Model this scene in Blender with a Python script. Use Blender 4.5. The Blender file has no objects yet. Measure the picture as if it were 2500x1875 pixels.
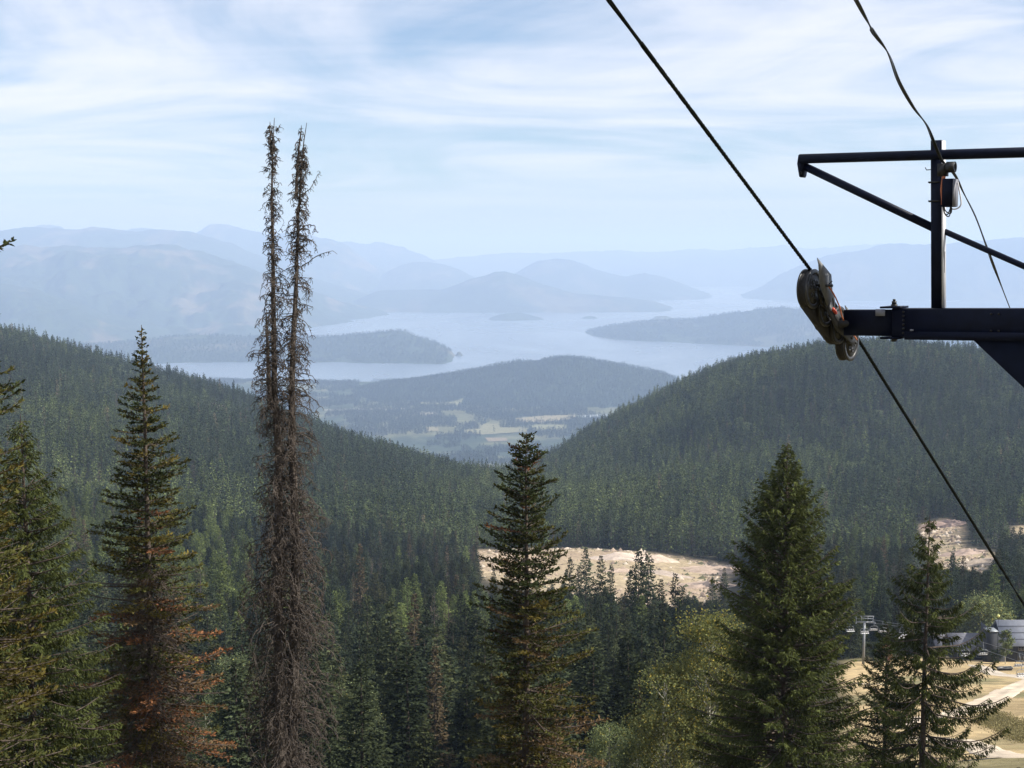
import bpy, math, random
import numpy as np
from mathutils import Vector, Matrix

# ------------------------------------------------------------------ camera, sky, sun, exposure
sc = bpy.context.scene
F = 3434.0                                   # focal length in photo pixels (2500 wide)
HORIZON = 610.0
PITCH = math.atan((937.5 - HORIZON) / F)
cam_d = bpy.data.cameras.new('camera')
cam_d.sensor_width = 36.0
cam_d.lens = 36.0 * F / 2500.0
cam_d.clip_start = 0.1
cam_d.clip_end = 200000.0
cam = bpy.data.objects.new('camera', cam_d)
sc.collection.objects.link(cam)
cam.location = (0, 0, 0)
cam.rotation_euler = (math.radians(90) - PITCH, 0, 0)
sc.camera = cam

SUN_AZ, SUN_EL = math.radians(100), math.radians(40)      # azimuth clockwise from the view direction (+Y)
sun_dir = Vector((math.sin(SUN_AZ) * math.cos(SUN_EL), math.cos(SUN_AZ) * math.cos(SUN_EL), math.sin(SUN_EL)))

world = bpy.data.worlds.new('World')
sc.world = world
world.use_nodes = True
nt = world.node_tree
nt.nodes.clear()
N = nt.nodes.new
Lk = nt.links.new
out = N('ShaderNodeOutputWorld')
sky = N('ShaderNodeTexSky')
sky.sky_type = 'NISHITA'
sky.sun_disc = False
sky.sun_elevation = SUN_EL
sky.sun_rotation = SUN_AZ
sky.altitude = 1500
sky.air_density = 1.0
sky.dust_density = 1.7
sky.ozone_density = 3.0
bg_sky = N('ShaderNodeBackground')
bg_sky.inputs['Strength'].default_value = 0.088
Lk(sky.outputs[0], bg_sky.inputs['Color'])
bg_cl = N('ShaderNodeBackground')
bg_cl.inputs['Color'].default_value = (0.91, 0.92, 1.0, 1)
bg_cl.inputs['Strength'].default_value = 0.70
mixw = N('ShaderNodeMixShader')
Lk(bg_sky.outputs[0], mixw.inputs[1])
Lk(bg_cl.outputs[0], mixw.inputs[2])
Lk(mixw.outputs[0], out.inputs['Surface'])
tc = N('ShaderNodeTexCoord')
sep = N('ShaderNodeSeparateXYZ')
Lk(tc.outputs['Generated'], sep.inputs[0])


def wmath(op, a, b=None, c=None, clamp=False):
    n = N('ShaderNodeMath')
    n.operation = op
    n.use_clamp = clamp
    for i, q in enumerate((a, b, c)):
        if q is None:
            continue
        if isinstance(q, (int, float)):
            n.inputs[i].default_value = q
        else:
            Lk(q, n.inputs[i])
    return n.outputs[0]


zc = wmath('ADD', wmath('MAXIMUM', sep.outputs['Z'], 0.0), 0.075)
px_ = wmath('DIVIDE', sep.outputs['X'], zc)
py_ = wmath('DIVIDE', sep.outputs['Y'], zc)
cmb = N('ShaderNodeCombineXYZ')
Lk(px_, cmb.inputs[0])
Lk(py_, cmb.inputs[1])
mapn = N('ShaderNodeMapping')
mapn.inputs['Rotation'].default_value = (0, 0, math.radians(-24))
mapn.inputs['Scale'].default_value = (0.42, 0.46, 1)
mapn.inputs['Location'].default_value = (3.35, 1.75, 0)
Lk(cmb.outputs[0], mapn.inputs[0])
n1 = N('ShaderNodeTexNoise')
n1.inputs['Scale'].default_value = 1.0
n1.inputs['Detail'].default_value = 9
n1.inputs['Roughness'].default_value = 0.56
n1.inputs['Distortion'].default_value = 1.6
Lk(mapn.outputs[0], n1.inputs['Vector'])
map2 = N('ShaderNodeMapping')
map2.inputs['Rotation'].default_value = (0, 0, math.radians(16))
map2.inputs['Scale'].default_value = (0.55, 1.5, 1)
Lk(cmb.outputs[0], map2.inputs[0])
n2 = N('ShaderNodeTexNoise')
n2.inputs['Scale'].default_value = 1.3
n2.inputs['Detail'].default_value = 7
n2.inputs['Roughness'].default_value = 0.6
n2.inputs['Distortion'].default_value = 0.5
Lk(map2.outputs[0], n2.inputs['Vector'])
csum = wmath('ADD', wmath('MULTIPLY', n1.outputs['Fac'], 0.80), wmath('MULTIPLY', n2.outputs['Fac'], 0.20))
cr = N('ShaderNodeMapRange')
cr.interpolation_type = 'SMOOTHSTEP'
cr.inputs['From Min'].default_value = 0.33
cr.inputs['From Max'].default_value = 0.64
cr.inputs['To Max'].default_value = 0.9
Lk(csum, cr.inputs['Value'])
hz = N('ShaderNodeMapRange')                    # clouds thin out towards the horizon
hz.interpolation_type = 'SMOOTHSTEP'
hz.inputs['From Min'].default_value = 0.0
hz.inputs['From Max'].default_value = 0.09
hz.inputs['To Min'].default_value = 0.0
Lk(sep.outputs['Z'], hz.inputs['Value'])
Lk(wmath('MULTIPLY', cr.outputs[0], hz.outputs[0]), mixw.inputs['Fac'])

sun_l = bpy.data.lights.new('sun', 'SUN')
sun_l.energy = 4.8
sun_l.angle = math.radians(0.5)
sun_l.color = (1.0, 0.95, 0.87)
sun_o = bpy.data.objects.new('sun', sun_l)
sc.collection.objects.link(sun_o)
sun_o.location = (60, 0, 60)
sun_o.rotation_euler = sun_dir.to_track_quat('Z', 'Y').to_euler()

vs = sc.view_settings
vs.view_transform = 'Standard'
vs.look = 'None'
vs.exposure = 0.70
vs.gamma = 1.0
vs.use_curve_mapping = False
cy = sc.cycles
cy.use_denoising = True
try:
    cy.denoiser = 'OPENIMAGEDENOISE'
except Exception:
    pass
cy.use_adaptive_sampling = True
cy.adaptive_threshold = 0.015
cy.max_bounces = 5
cy.diffuse_bounces = 2
cy.glossy_bounces = 2
cy.transmission_bounces = 2
cy.volume_bounces = 1
cy.transparent_max_bounces = 8
cy.sample_clamp_indirect = 4.0

# ------------------------------------------------------------------ projection helpers
CT, ST = math.cos(PITCH), math.sin(PITCH)


def ray(u, v):
    """photo pixel -> (x/y, z/y) of the ray through it."""
    u = np.asarray(u, float)
    v = np.asarray(v, float)
    cx = (u - 1250.0) / F
    c2 = (937.5 - v) / F
    y = CT + c2 * ST
    return cx / y, (-ST + c2 * CT) / y


def at(u, v, y):
    a, s = ray(u, v)
    return Vector((float(a) * y, y, float(s) * y))


def project(x, y, z):
    d = y * CT - z * ST
    return 1250 + F * x / d, 937.5 - F * (y * ST + z * CT) / d


rs = np.random.RandomState(7)

# ------------------------------------------------------------------ numpy noise
_perm = np.random.RandomState(3).rand(256, 256)


def vnoise(x, y):
    x = np.asarray(x, float)
    y = np.asarray(y, float)
    xi = np.floor(x).astype(int)
    yi = np.floor(y).astype(int)
    fx = x - xi
    fy = y - yi
    fx = fx * fx * (3 - 2 * fx)
    fy = fy * fy * (3 - 2 * fy)
    a = _perm[xi & 255, yi & 255]
    b = _perm[(xi + 1) & 255, yi & 255]
    c = _perm[xi & 255, (yi + 1) & 255]
    d = _perm[(xi + 1) & 255, (yi + 1) & 255]
    return (a * (1 - fx) + b * fx) * (1 - fy) + (c * (1 - fx) + d * fx) * fy - 0.5


def fbm(x, y, octv=5, rough=0.5):
    s = 0
    amp = 1.0
    for i in range(octv):
        s = s + amp * vnoise(x * 2 ** i + 17.3 * i, y * 2 ** i + 9.1 * i)
        amp *= rough
    return s


# ------------------------------------------------------------------ mesh + object helpers
def new_mesh(name, verts, faces, smooth=False, col=None, matidx=None):
    """verts (n,3); faces (m,k) int array or list of such arrays with different k."""
    verts = np.asarray(verts, np.float32)
    if isinstance(faces, np.ndarray):
        faces = [faces]
    faces = [np.asarray(f, np.int32) for f in faces if len(f)]
    me = bpy.data.meshes.new(name)
    nl = sum(f.size for f in faces)
    npoly = sum(len(f) for f in faces)
    me.vertices.add(len(verts))
    me.vertices.foreach_set('co', verts.ravel())
    me.loops.add(nl)
    me.loops.foreach_set('vertex_index', np.concatenate([f.ravel() for f in faces]))
    me.polygons.add(npoly)
    tot = np.concatenate([np.full(len(f), f.shape[1], np.int32) for f in faces])
    start = np.concatenate([[0], np.cumsum(tot)[:-1]]).astype(np.int32)
    me.polygons.foreach_set('loop_start', start)
    try:
        me.polygons.foreach_set('loop_total', tot)
    except Exception:
        pass
    if smooth:
        me.polygons.foreach_set('use_smooth', np.ones(npoly, bool))
    if matidx is not None:
        me.polygons.foreach_set('material_index', np.asarray(matidx, np.int32))
    if col is not None:
        at_ = me.attributes.new('Col', 'FLOAT_COLOR', 'POINT')
        c4 = np.ones((len(verts), 4), np.float32)
        c4[:, :3] = col
        at_.data.foreach_set('color', c4.ravel())
    me.update(calc_edges=True)
    return me


def link(o, parent=None):
    sc.collection.objects.link(o)
    if parent is not None:
        o.parent = parent
    return o


def obj(name, me, mats=None, parent=None, loc=None):
    if mats is not None:
        for m in (mats if isinstance(mats, (list, tuple)) else [mats]):
            me.materials.append(m)
    o = bpy.data.objects.new(name, me)
    if loc is not None:
        o.location = loc
    return link(o, parent)


def tag(o, label, cat=None, group=None, kind=None):
    o['label'] = label
    if cat:
        o['category'] = cat
    if group:
        o['group'] = group
    if kind:
        o['kind'] = kind
    return o


def thing(name, label, cat, loc=(0, 0, 0), group=None, rz=0.0):
    o = bpy.data.objects.new(name, None)
    o.empty_display_size = 0.3
    o.location = loc
    o.rotation_euler = (0, 0, rz)
    link(o)
    return tag(o, label, cat, group)


class MB:
    """collects simple solids into one mesh"""

    def __init__(self):
        self.v = []
        self.f = {}
        self.n = 0

    def add(self, vs, fs):
        vs = [tuple(p) for p in vs]
        self.v += vs
        for f in fs:
            self.f.setdefault(len(f), []).append([i + self.n for i in f])
        self.n += len(vs)

    def box(self, c, sx, sy, sz, ex=(1, 0, 0), ey=(0, 1, 0), ez=(0, 0, 1), bev=0.0):
        c = Vector(c)
        ex, ey, ez = Vector(ex).normalized(), Vector(ey).normalized(), Vector(ez).normalized()
        if bev <= 0:
            vs = [c + ex * (sx / 2 * i) + ey * (sy / 2 * j) + ez * (sz / 2 * k) for i in (-1, 1) for j in (-1, 1) for k in (-1, 1)]
            fs = [(0, 1, 3, 2), (4, 6, 7, 5), (0, 4, 5, 1), (2, 3, 7, 6), (0, 2, 6, 4), (1, 5, 7, 3)]
            self.add(vs, fs)
            return
        # bevelled along ex: octagonal profile
        prof = [(-sy / 2 + bev, -sz / 2), (sy / 2 - bev, -sz / 2), (sy / 2, -sz / 2 + bev), (sy / 2, sz / 2 - bev),
                (sy / 2 - bev, sz / 2), (-sy / 2 + bev, sz / 2), (-sy / 2, sz / 2 - bev), (-sy / 2, -sz / 2 + bev)]
        self.prism([c + ey * p + ez * q - ex * (sx / 2) for p, q in prof], ex * sx)

    def prism(self, ring, d):
        d = Vector(d)
        n = len(ring)
        vs = [Vector(p) for p in ring] + [Vector(p) + d for p in ring]
        fs = [(i, (i + 1) % n, n + (i + 1) % n, n + i) for i in range(n)]
        fs += [tuple(range(n - 1, -1, -1)), tuple(range(n, 2 * n))]
        self.add(vs, fs)

    def tube(self, pts, r, n=8, caps=True):
        pts = [Vector(p) for p in pts]
        rr = r if isinstance(r, (list, tuple)) else [r] * len(pts)
        vs = []
        t0 = (pts[1] - pts[0]).normalized()
        ref = Vector((0, 0, 1)) if abs(t0.z) < 0.9 else Vector((1, 0, 0))
        a = t0.cross(ref).normalized()
        for i, p in enumerate(pts):
            t = (pts[min(i + 1, len(pts) - 1)] - pts[max(i - 1, 0)]).normalized()
            a = (a - t * a.dot(t)).normalized()
            b = t.cross(a)
            for k in range(n):
                an = 2 * math.pi * k / n
                vs.append(p + (a * math.cos(an) + b * math.sin(an)) * rr[i])
        fs = []
        for i in range(len(pts) - 1):
            for k in range(n):
                k2 = (k + 1) % n
                fs.append((i * n + k, i * n + k2, (i + 1) * n + k2, (i + 1) * n + k))
        if caps:
            fs.append(tuple(range(n - 1, -1, -1)))
            fs.append(tuple((len(pts) - 1) * n + k for k in range(n)))
        self.add(vs, fs)

    def lathe(self, c, ax, prof, n=32):
        """prof: list of (along axis, radius), closed ring profile"""
        c = Vector(c)
        ax = Vector(ax).normalized()
        ref = Vector((0, 0, 1)) if abs(ax.z) < 0.9 else Vector((1, 0, 0))
        a = ax.cross(ref).normalized()
        b = ax.cross(a)
        vs = []
        m = len(prof)
        for k in range(n):
            an = 2 * math.pi * k / n
            d = a * math.cos(an) + b * math.sin(an)
            for h, r in prof:
                vs.append(c + ax * h + d * r)
        fs = []
        for k in range(n):
            k2 = (k + 1) % n
            for j in range(m):
                j2 = (j + 1) % m
                fs.append((k * m + j, k * m + j2, k2 * m + j2, k2 * m + j))
        self.add(vs, fs)

    def build(self, name, mat, parent=None, smooth=False, loc=None):
        me = new_mesh(name, np.array(self.v), [np.array(f) for f in self.f.values()], smooth=smooth)
        return obj(name, me, mat, parent, loc)


# ------------------------------------------------------------------ materials
def mat(name, color=(0.5, 0.5, 0.5), rough=0.6, metal=0.0, noise=0.0, nscale=5.0, bump=0.0, bscale=30.0, spec=0.4):
    m = bpy.data.materials.new(name)
    m.use_nodes = True
    t = m.node_tree
    b = t.nodes['Principled BSDF']
    b.inputs['Base Color'].default_value = (*color, 1)
    b.inputs['Roughness'].default_value = rough
    b.inputs['Metallic'].default_value = metal
    b.inputs['Specular IOR Level'].default_value = spec
    if noise > 0 or bump > 0:
        co = t.nodes.new('ShaderNodeTexCoord')
    if noise > 0:
        nz = t.nodes.new('ShaderNodeTexNoise')
        nz.inputs['Scale'].default_value = nscale
        nz.inputs['Detail'].default_value = 6
        nz.inputs['Roughness'].default_value = 0.65
        t.links.new(co.outputs['Object'], nz.inputs['Vector'])
        mr = t.nodes.new('ShaderNodeMapRange')
        mr.inputs['From Min'].default_value = 0.3
        mr.inputs['From Max'].default_value = 0.7
        mr.inputs['To Min'].default_value = 1 - noise
        mr.inputs['To Max'].default_value = 1 + noise
        t.links.new(nz.outputs['Fac'], mr.inputs['Value'])
        mx = t.nodes.new('ShaderNodeVectorMath')
        mx.operation = 'SCALE'
        mx.inputs[0].default_value = color
        t.links.new(mr.outputs[0], mx.inputs['Scale'])
        t.links.new(mx.outputs[0], b.inputs['Base Color'])
    if bump > 0:
        nb = t.nodes.new('ShaderNodeTexNoise')
        nb.inputs['Scale'].default_value = bscale
        nb.inputs['Detail'].default_value = 5
        t.links.new(co.outputs['Object'], nb.inputs['Vector'])
        bp = t.nodes.new('ShaderNodeBump')
        bp.inputs['Strength'].default_value = bump
        bp.inputs['Distance'].default_value = 1.0 / bscale
        t.links.new(nb.outputs['Fac'], bp.inputs['Height'])
        t.links.new(bp.outputs[0], b.inputs['Normal'])
    return m


def foliage_mat(name, vary=0.25, trans=0.25):
    """base colour from the leaf attribute Col, small variation from tree to tree"""
    m = bpy.data.materials.new(name)
    m.use_nodes = True
    t = m.node_tree
    t.nodes.clear()
    o = t.nodes.new('ShaderNodeOutputMaterial')
    a = t.nodes.new('ShaderNodeAttribute')
    a.attribute_name = 'Col'
    oi = t.nodes.new('ShaderNodeObjectInfo')
    mr = t.nodes.new('ShaderNodeMapRange')
    mr.inputs['To Min'].default_value = 1 - vary
    mr.inputs['To Max'].default_value = 1 + vary
    t.links.new(oi.outputs['Random'], mr.inputs['Value'])
    vm = t.nodes.new('ShaderNodeVectorMath')
    vm.operation = 'SCALE'
    t.links.new(a.outputs['Color'], vm.inputs[0])
    t.links.new(mr.outputs[0], vm.inputs['Scale'])
    d = t.nodes.new('ShaderNodeBsdfDiffuse')
    tr = t.nodes.new('ShaderNodeBsdfTranslucent')
    t.links.new(vm.outputs[0], d.inputs['Color'])
    t.links.new(vm.outputs[0], tr.inputs['Color'])
    mx = t.nodes.new('ShaderNodeMixShader')
    mx.inputs['Fac'].default_value = trans
    t.links.new(d.outputs[0], mx.inputs[1])
    t.links.new(tr.outputs[0], mx.inputs[2])
    t.links.new(mx.outputs[0], o.inputs['Surface'])
    return m


def ground_mat(name, scale=0.15, contrast=0.35, bump=0.5, bdist=0.3):
    m = bpy.data.materials.new(name)
    m.use_nodes = True
    t = m.node_tree
    b = t.nodes['Principled BSDF']
    b.inputs['Roughness'].default_value = 0.95
    b.inputs['Specular IOR Level'].default_value = 0.1
    a = t.nodes.new('ShaderNodeAttribute')
    a.attribute_name = 'Col'
    g = t.nodes.new('ShaderNodeNewGeometry')
    nz = t.nodes.new('ShaderNodeTexNoise')
    nz.inputs['Scale'].default_value = scale
    nz.inputs['Detail'].default_value = 9
    nz.inputs['Roughness'].default_value = 0.7
    t.links.new(g.outputs['Position'], nz.inputs['Vector'])
    mr = t.nodes.new('ShaderNodeMapRange')
    mr.inputs['From Min'].default_value = 0.3
    mr.inputs['From Max'].default_value = 0.7
    mr.inputs['To Min'].default_value = 1 - contrast
    mr.inputs['To Max'].default_value = 1 + contrast
    t.links.new(nz.outputs['Fac'], mr.inputs['Value'])
    vm = t.nodes.new('ShaderNodeVectorMath')
    vm.operation = 'SCALE'
    t.links.new(a.outputs['Color'], vm.inputs[0])
    t.links.new(mr.outputs[0], vm.inputs['Scale'])
    t.links.new(vm.outputs[0], b.inputs['Base Color'])
    bp = t.nodes.new('ShaderNodeBump')
    bp.inputs['Strength'].default_value = bump
    bp.inputs['Distance'].default_value = bdist
    t.links.new(nz.outputs['Fac'], bp.inputs['Height'])
    t.links.new(bp.outputs[0], b.inputs['Normal'])
    return m


M_ground = ground_mat('ground', 0.25, 0.45, 0.6, 0.8)
M_far = ground_mat('far_land', 0.012, 0.45, 0.9, 14.0)
M_mount = ground_mat('mountain_forest', 0.004, 0.4, 0.9, 45.0)
M_leaf = foliage_mat('needles', 0.38, 0.12)
M_leaf_fg = foliage_mat('foreground_needles', 0.0, 0.22)
M_broad = foliage_mat('broad_leaves', 0.0, 0.38)
M_bark = mat('bark', (0.095, 0.075, 0.06), 0.95, 0, 0.45, 3.0, 0.8, 9.0, 0.1)
M_bark_grey = mat('dead_bark', (0.082, 0.068, 0.057), 0.95, 0, 0.5, 2.5, 0.8, 8.0, 0.1)
M_aspen_bark = mat('pale_bark', (0.38, 0.36, 0.30), 0.9, 0, 0.3, 3.0, 0.3, 9.0, 0.1)

# ------------------------------------------------------------------ near terrain (0 - 6.5 km)
COLS_U = np.array([-700, -300, 0, 300, 600, 900, 1200, 1500, 1800, 2100, 2500, 2800, 3200], float)
ROWS = [
    (100, [1960, 1960, 1960, 1960, 1960, 1965, 1960, 1950, 1930, 1890, 1846, 1840, 1840]),
    (150, [1900, 1910, 1920, 1930, 1935, 1940, 1935, 1920, 1880, 1812, 1785, 1775, 1770]),
    (200, [1850, 1870, 1880, 1900, 1910, 1915, 1905, 1880, 1820, 1742, 1722, 1712, 1700]),
    (300, [1700, 1740, 1780, 1810, 1830, 1830, 1810, 1770, 1722, 1668, 1660, 1650, 1640]),
    (400, [1560, 1600, 1640, 1680, 1710, 1715, 1690, 1660, 1640, 1612, 1608, 1600, 1590]),
    (550, [1400, 1440, 1480, 1520, 1560, 1580, 1570, 1550, 1550, 1556, 1556, 1540, 1530]),
    (750, [1250, 1290, 1330, 1360, 1400, 1440, 1465, 1470, 1470, 1446, 1425, 1410, 1400]),
    (950, [1130, 1170, 1210, 1245, 1285, 1330, 1345, 1342, 1365, 1355, 1325, 1310, 1300]),
    (1150, [1020, 1060, 1110, 1145, 1190, 1260, 1290, 1266, 1255, 1255, 1245, 1235, 1225]),
    (1450, [890, 940, 990, 1040, 1100, 1180, 1235, 1215, 1160, 1145, 1140, 1130, 1120]),
    (1900, [790, 820, 860, 945, 1028, 1122, 1200, 1115, 945, 872, 895, 900, 910]),
    (2200, [770, 795, 824, 912, 1000, 1116, 1200, 1050, 908, 868, 888, 890, 900]),
    (2450, [800, 820, 850, 935, 1020, 1135, 1210, 1040, 925, 890, 905, 910, 920]),
    (3200, [950, 970, 1000, 1060, 1130, 1190, 1240, 1130, 1050, 1020, 1030, 1040, 1050]),
    (4500, [1140, 1140, 1150, 1160, 1170, 1180, 1190, 1170, 1150, 1140, 1140, 1140, 1140]),
    (6600, [1140] * 13),
]
_a_cols = ray(COLS_U, 1200.0)[0]
_lny = np.log([r[0] for r in ROWS])
_s_tab = np.array([ray(COLS_U, np.array(r[1], float))[1] for r in ROWS])


def _cubic_w(xs, x):
    """Catmull-Rom style monotone-ish interpolation weights via finite differences -> index and t"""
    i = np.clip(np.searchsorted(xs, x) - 1, 0, len(xs) - 2)
    t = np.clip((x - xs[i]) / (xs[i + 1] - xs[i]), 0, 1)
    return i, t


def _interp_axis(xs, tab, x):
    """tab (..., n) -> cubic hermite (limited tangents) at x along the last axis; x 1-D"""
    d = np.diff(tab, axis=-1) / np.diff(xs)
    m = np.zeros_like(tab)
    w = d[..., :-1] * d[..., 1:]
    h = 2 * w / (d[..., :-1] + d[..., 1:] + np.where(np.abs(d[..., :-1] + d[..., 1:]) < 1e-12, 1e-12, 0))
    m[..., 1:-1] = np.where(w > 0, h, 0.0)
    m[..., 0] = d[..., 0]
    m[..., -1] = d[..., -1]
    i, t = _cubic_w(xs, x)
    hh = (xs[i + 1] - xs[i])
    t2, t3 = t * t, t * t * t
    return (tab[..., i] * (2 * t3 - 3 * t2 + 1) + m[..., i] * hh * (t3 - 2 * t2 + t) +
            tab[..., i + 1] * (-2 * t3 + 3 * t2) + m[..., i + 1] * hh * (t3 - t2))


GA = np.linspace(_a_cols[0], _a_cols[-1], 320)
GY = np.exp(np.linspace(math.log(100), math.log(6600), 380))
_tmp = _interp_axis(_a_cols, _s_tab, GA)                    # rows x 360
_S = _interp_axis(_lny, _tmp.T, np.log(GY)).T               # 420 x 360
_X = GA[None, :] * GY[:, None]
_Yg = np.repeat(GY[:, None], len(GA), 1)
_Z = _S * GY[:, None]


def smooth2(z, k):
    for _ in range(k):
        z = z.copy()
        z[1:-1, 1:-1] = (z[1:-1, 1:-1] * 2 + z[:-2, 1:-1] + z[2:, 1:-1] + z[1:-1, :-2] + z[1:-1, 2:]) / 6
    return z


_Z = smooth2(_Z, 10)
_wgt = np.clip((_Yg - 120) / 600, 0, 1)
_Z = _Z + _wgt * (18 * fbm(_X / 420, _Yg / 420, 4) + 0.3 * _Yg / 100 * fbm(_X / 60 + 5, _Yg / 60, 3)) * np.clip((5200 - _Yg) / 2500, 0, 1)
_Z += 0.5 * fbm(_X / 14, _Yg / 14, 3)
Z100 = _Z[0].copy()


def H(x, y):
    """ground height"""
    x = np.asarray(x, float)
    y = np.asarray(y, float)
    yy = np.clip(y, 100, 6599)
    a = x / np.maximum(yy, 1)
    ia = np.clip((a - GA[0]) / (GA[1] - GA[0]), 0, len(GA) - 1.001)
    iy = np.clip((np.log(yy) - math.log(100)) / (math.log(6600) - math.log(100)) * (len(GY) - 1), 0, len(GY) - 1.001)
    i0 = ia.astype(int)
    j0 = iy.astype(int)
    fx = ia - i0
    fy = iy - j0
    z = (_Z[j0, i0] * (1 - fx) + _Z[j0, i0 + 1] * fx) * (1 - fy) + (_Z[j0 + 1, i0] * (1 - fx) + _Z[j0 + 1, i0 + 1] * fx) * fy
    return z + np.where(y < 100, 0.29 * (100 - y), 0.0)


def ground_at(u, v, lo=101, hi=3000):
    """first point where the pixel ray meets the near terrain"""
    a, s = ray(u, v)
    ys = np.exp(np.linspace(math.log(lo), math.log(hi), 3000))
    d = H(a * ys, ys) - s * ys
    k = np.argmax(d > 0)
    y = ys[k] if d[k] > 0 else hi
    return float(a * y), float(y), float(H(a * y, y))


def poly_world(pts, lo=101, hi=3000):
    return np.array([ground_at(u, v, lo, hi)[:2] for u, v in pts])


def in_poly(px, py, poly):
    px = np.asarray(px)
    py = np.asarray(py)
    c = np.zeros(px.shape, bool)
    n = len(poly)
    for i in range(n):
        x1, y1 = poly[i]
        x2, y2 = poly[(i + 1) % n]
        cond = ((y1 > py) != (y2 > py)) & (px < (x2 - x1) * (py - y1) / (y2 - y1 + 1e-12) + x1)
        c ^= cond
    return c


def poly_dist(px, py, poly, closed=True):
    px = np.asarray(px, float)
    py = np.asarray(py, float)
    best = np.full(px.shape, 1e18)
    n = len(poly)
    for i in range(n if closed else n - 1):
        x1, y1 = poly[i]
        x2, y2 = poly[(i + 1) % n]
        dx, dy = x2 - x1, y2 - y1
        t = np.clip(((px - x1) * dx + (py - y1) * dy) / (dx * dx + dy * dy + 1e-9), 0, 1)
        best = np.minimum(best, (px - x1 - t * dx) ** 2 + (py - y1 - t * dy) ** 2)
    return np.sqrt(best)


# clearings / meadow, outlined on the ground
CLEAR = poly_world([(1168, 1345), (1290, 1340), (1400, 1338), (1520, 1345), (1640, 1358), (1780, 1378), (1790, 1400), (1742, 1440),
                    (1720, 1475), (1560, 1490), (1420, 1470), (1300, 1440), (1160, 1400)], 500, 1400)
CLEAR2 = poly_world([(2250, 1282), (2300, 1268), (2345, 1282), (2342, 1330), (2375, 1345), (2420, 1350), (2400, 1400), (2300, 1408), (2262, 1360)], 500, 1400)
CLEAR3 = poly_world([(2475, 1284), (2600, 1284), (2620, 1350), (2480, 1352), (2468, 1322)], 500, 1400)
MEADOW = np.array([(10, 60), (22, 95), (36, 150), (48, 200), (72, 300), (98, 408), (120, 424), (150, 440), (300, 470), (420, 420), (300, 250), (200, 90), (150, 40)], float)

COL_FOREST = np.array([0.045, 0.042, 0.028])
COL_MEADOW = np.array([0.385, 0.29, 0.155])
COL_DIRT = np.array([0.33, 0.265, 0.17])


def cover_color(x, y):
    sh = x.shape
    x = x.ravel()
    y = y.ravel()
    c = np.repeat(COL_FOREST[None], x.size, 0).copy()
    near = y < 1500
    wob = 6 * fbm(x / 30, y / 30, 3)
    for poly, colr, w in ((CLEAR, COL_DIRT, 14.0), (CLEAR2, COL_DIRT, 8.0), (CLEAR3, COL_DIRT, 8.0), (MEADOW, COL_MEADOW, 5.0)):
        idx = np.where(near)[0]
        d = poly_dist(x[idx], y[idx], poly)
        d = np.where(in_poly(x[idx], y[idx], poly), d, -d) + (wob[idx] if w > 5 else 0.5 * wob[idx])
        f = np.clip(d / w + 0.5, 0, 1)[:, None]
        cc = np.repeat(colr[None], len(idx), 0)
        pn = fbm(x[idx] / 45, y[idx] / 28, 5, 0.6)[:, None]
        if poly is MEADOW:
            cc = cc * (1 + 0.45 * pn) * np.array([1, 1, 1])
            gr = np.clip(fbm(x[idx] / 35 + 40, y[idx] / 22, 4, 0.6) * 2.6 - 0.3, 0, 1)[:, None]
            cc = cc * (1 - gr) + gr * np.array([0.19, 0.17, 0.085])
        else:
            br = np.clip(fbm(x[idx] / 60 + 11, y[idx] / 30, 4, 0.6) * 3.0, 0, 1)[:, None]
            cc = cc * (1 + 0.2 * pn) * (1 - 0.5 * br) + 0.5 * br * np.array([0.34, 0.25, 0.18])
        c[idx] = c[idx] * (1 - f) + cc * f
    # bare rocky patch on the left ridge
    bx, by = at(565, 985, 1950).x, 1950
    d = np.hypot((x - bx) / 1.6, (y - by) * 0.6) + 30 * fbm(x / 25, y / 25, 3)
    f = np.clip((34 - d) / 12, 0, 1)[:, None]
    c = c * (1 - f) + f * np.array([0.42, 0.34, 0.28])
    return c.reshape(sh + (3,))


_Zs = _Z
nr, nc = _X.shape
gidx = np.arange(nr * nc).reshape(nr, nc)
quads = np.stack([gidx[:-1, :-1], gidx[:-1, 1:], gidx[1:, 1:], gidx[1:, :-1]], -1).reshape(-1, 4)
V = np.stack([_X, _Yg, _Zs], -1).reshape(-1, 3)
o = obj('hillside', new_mesh('hillside', V, quads, True, cover_color(_X, _Yg).reshape(-1, 3)), M_ground)
tag(o, 'forested mountain slopes and valley with a tan meadow and dirt clearings', kind='structure')
# slope below and behind the camera
gx = np.linspace(-260, 260, 90)
gy = np.linspace(-320, 100, 90)
XX, YY = np.meshgrid(gx, gy)
ZZ = H(XX, YY)
gidx = np.arange(90 * 90).reshape(90, 90)
quads = np.stack([gidx[:-1, :-1], gidx[:-1, 1:], gidx[1:, 1:], gidx[1:, :-1]], -1).reshape(-1, 4)
cc = np.repeat(np.array([[0.17, 0.145, 0.075]]), 8100, 0) * (1 + 0.5 * fbm(XX / 9, YY / 9, 4).reshape(-1, 1))
o = obj('ski_slope', new_mesh('ski_slope', np.stack([XX, YY, ZZ], -1).reshape(-1, 3), quads, True, cc), M_ground)
tag(o, 'dry grass ski slope under the chairlift', kind='structure')

# ------------------------------------------------------------------ lake and far land
LAKE_Z = -1000.0


def lake_pt(u, v):
    a, s = ray(u, v)
    y = LAKE_Z / s
    return np.array([a * y, y])


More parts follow.
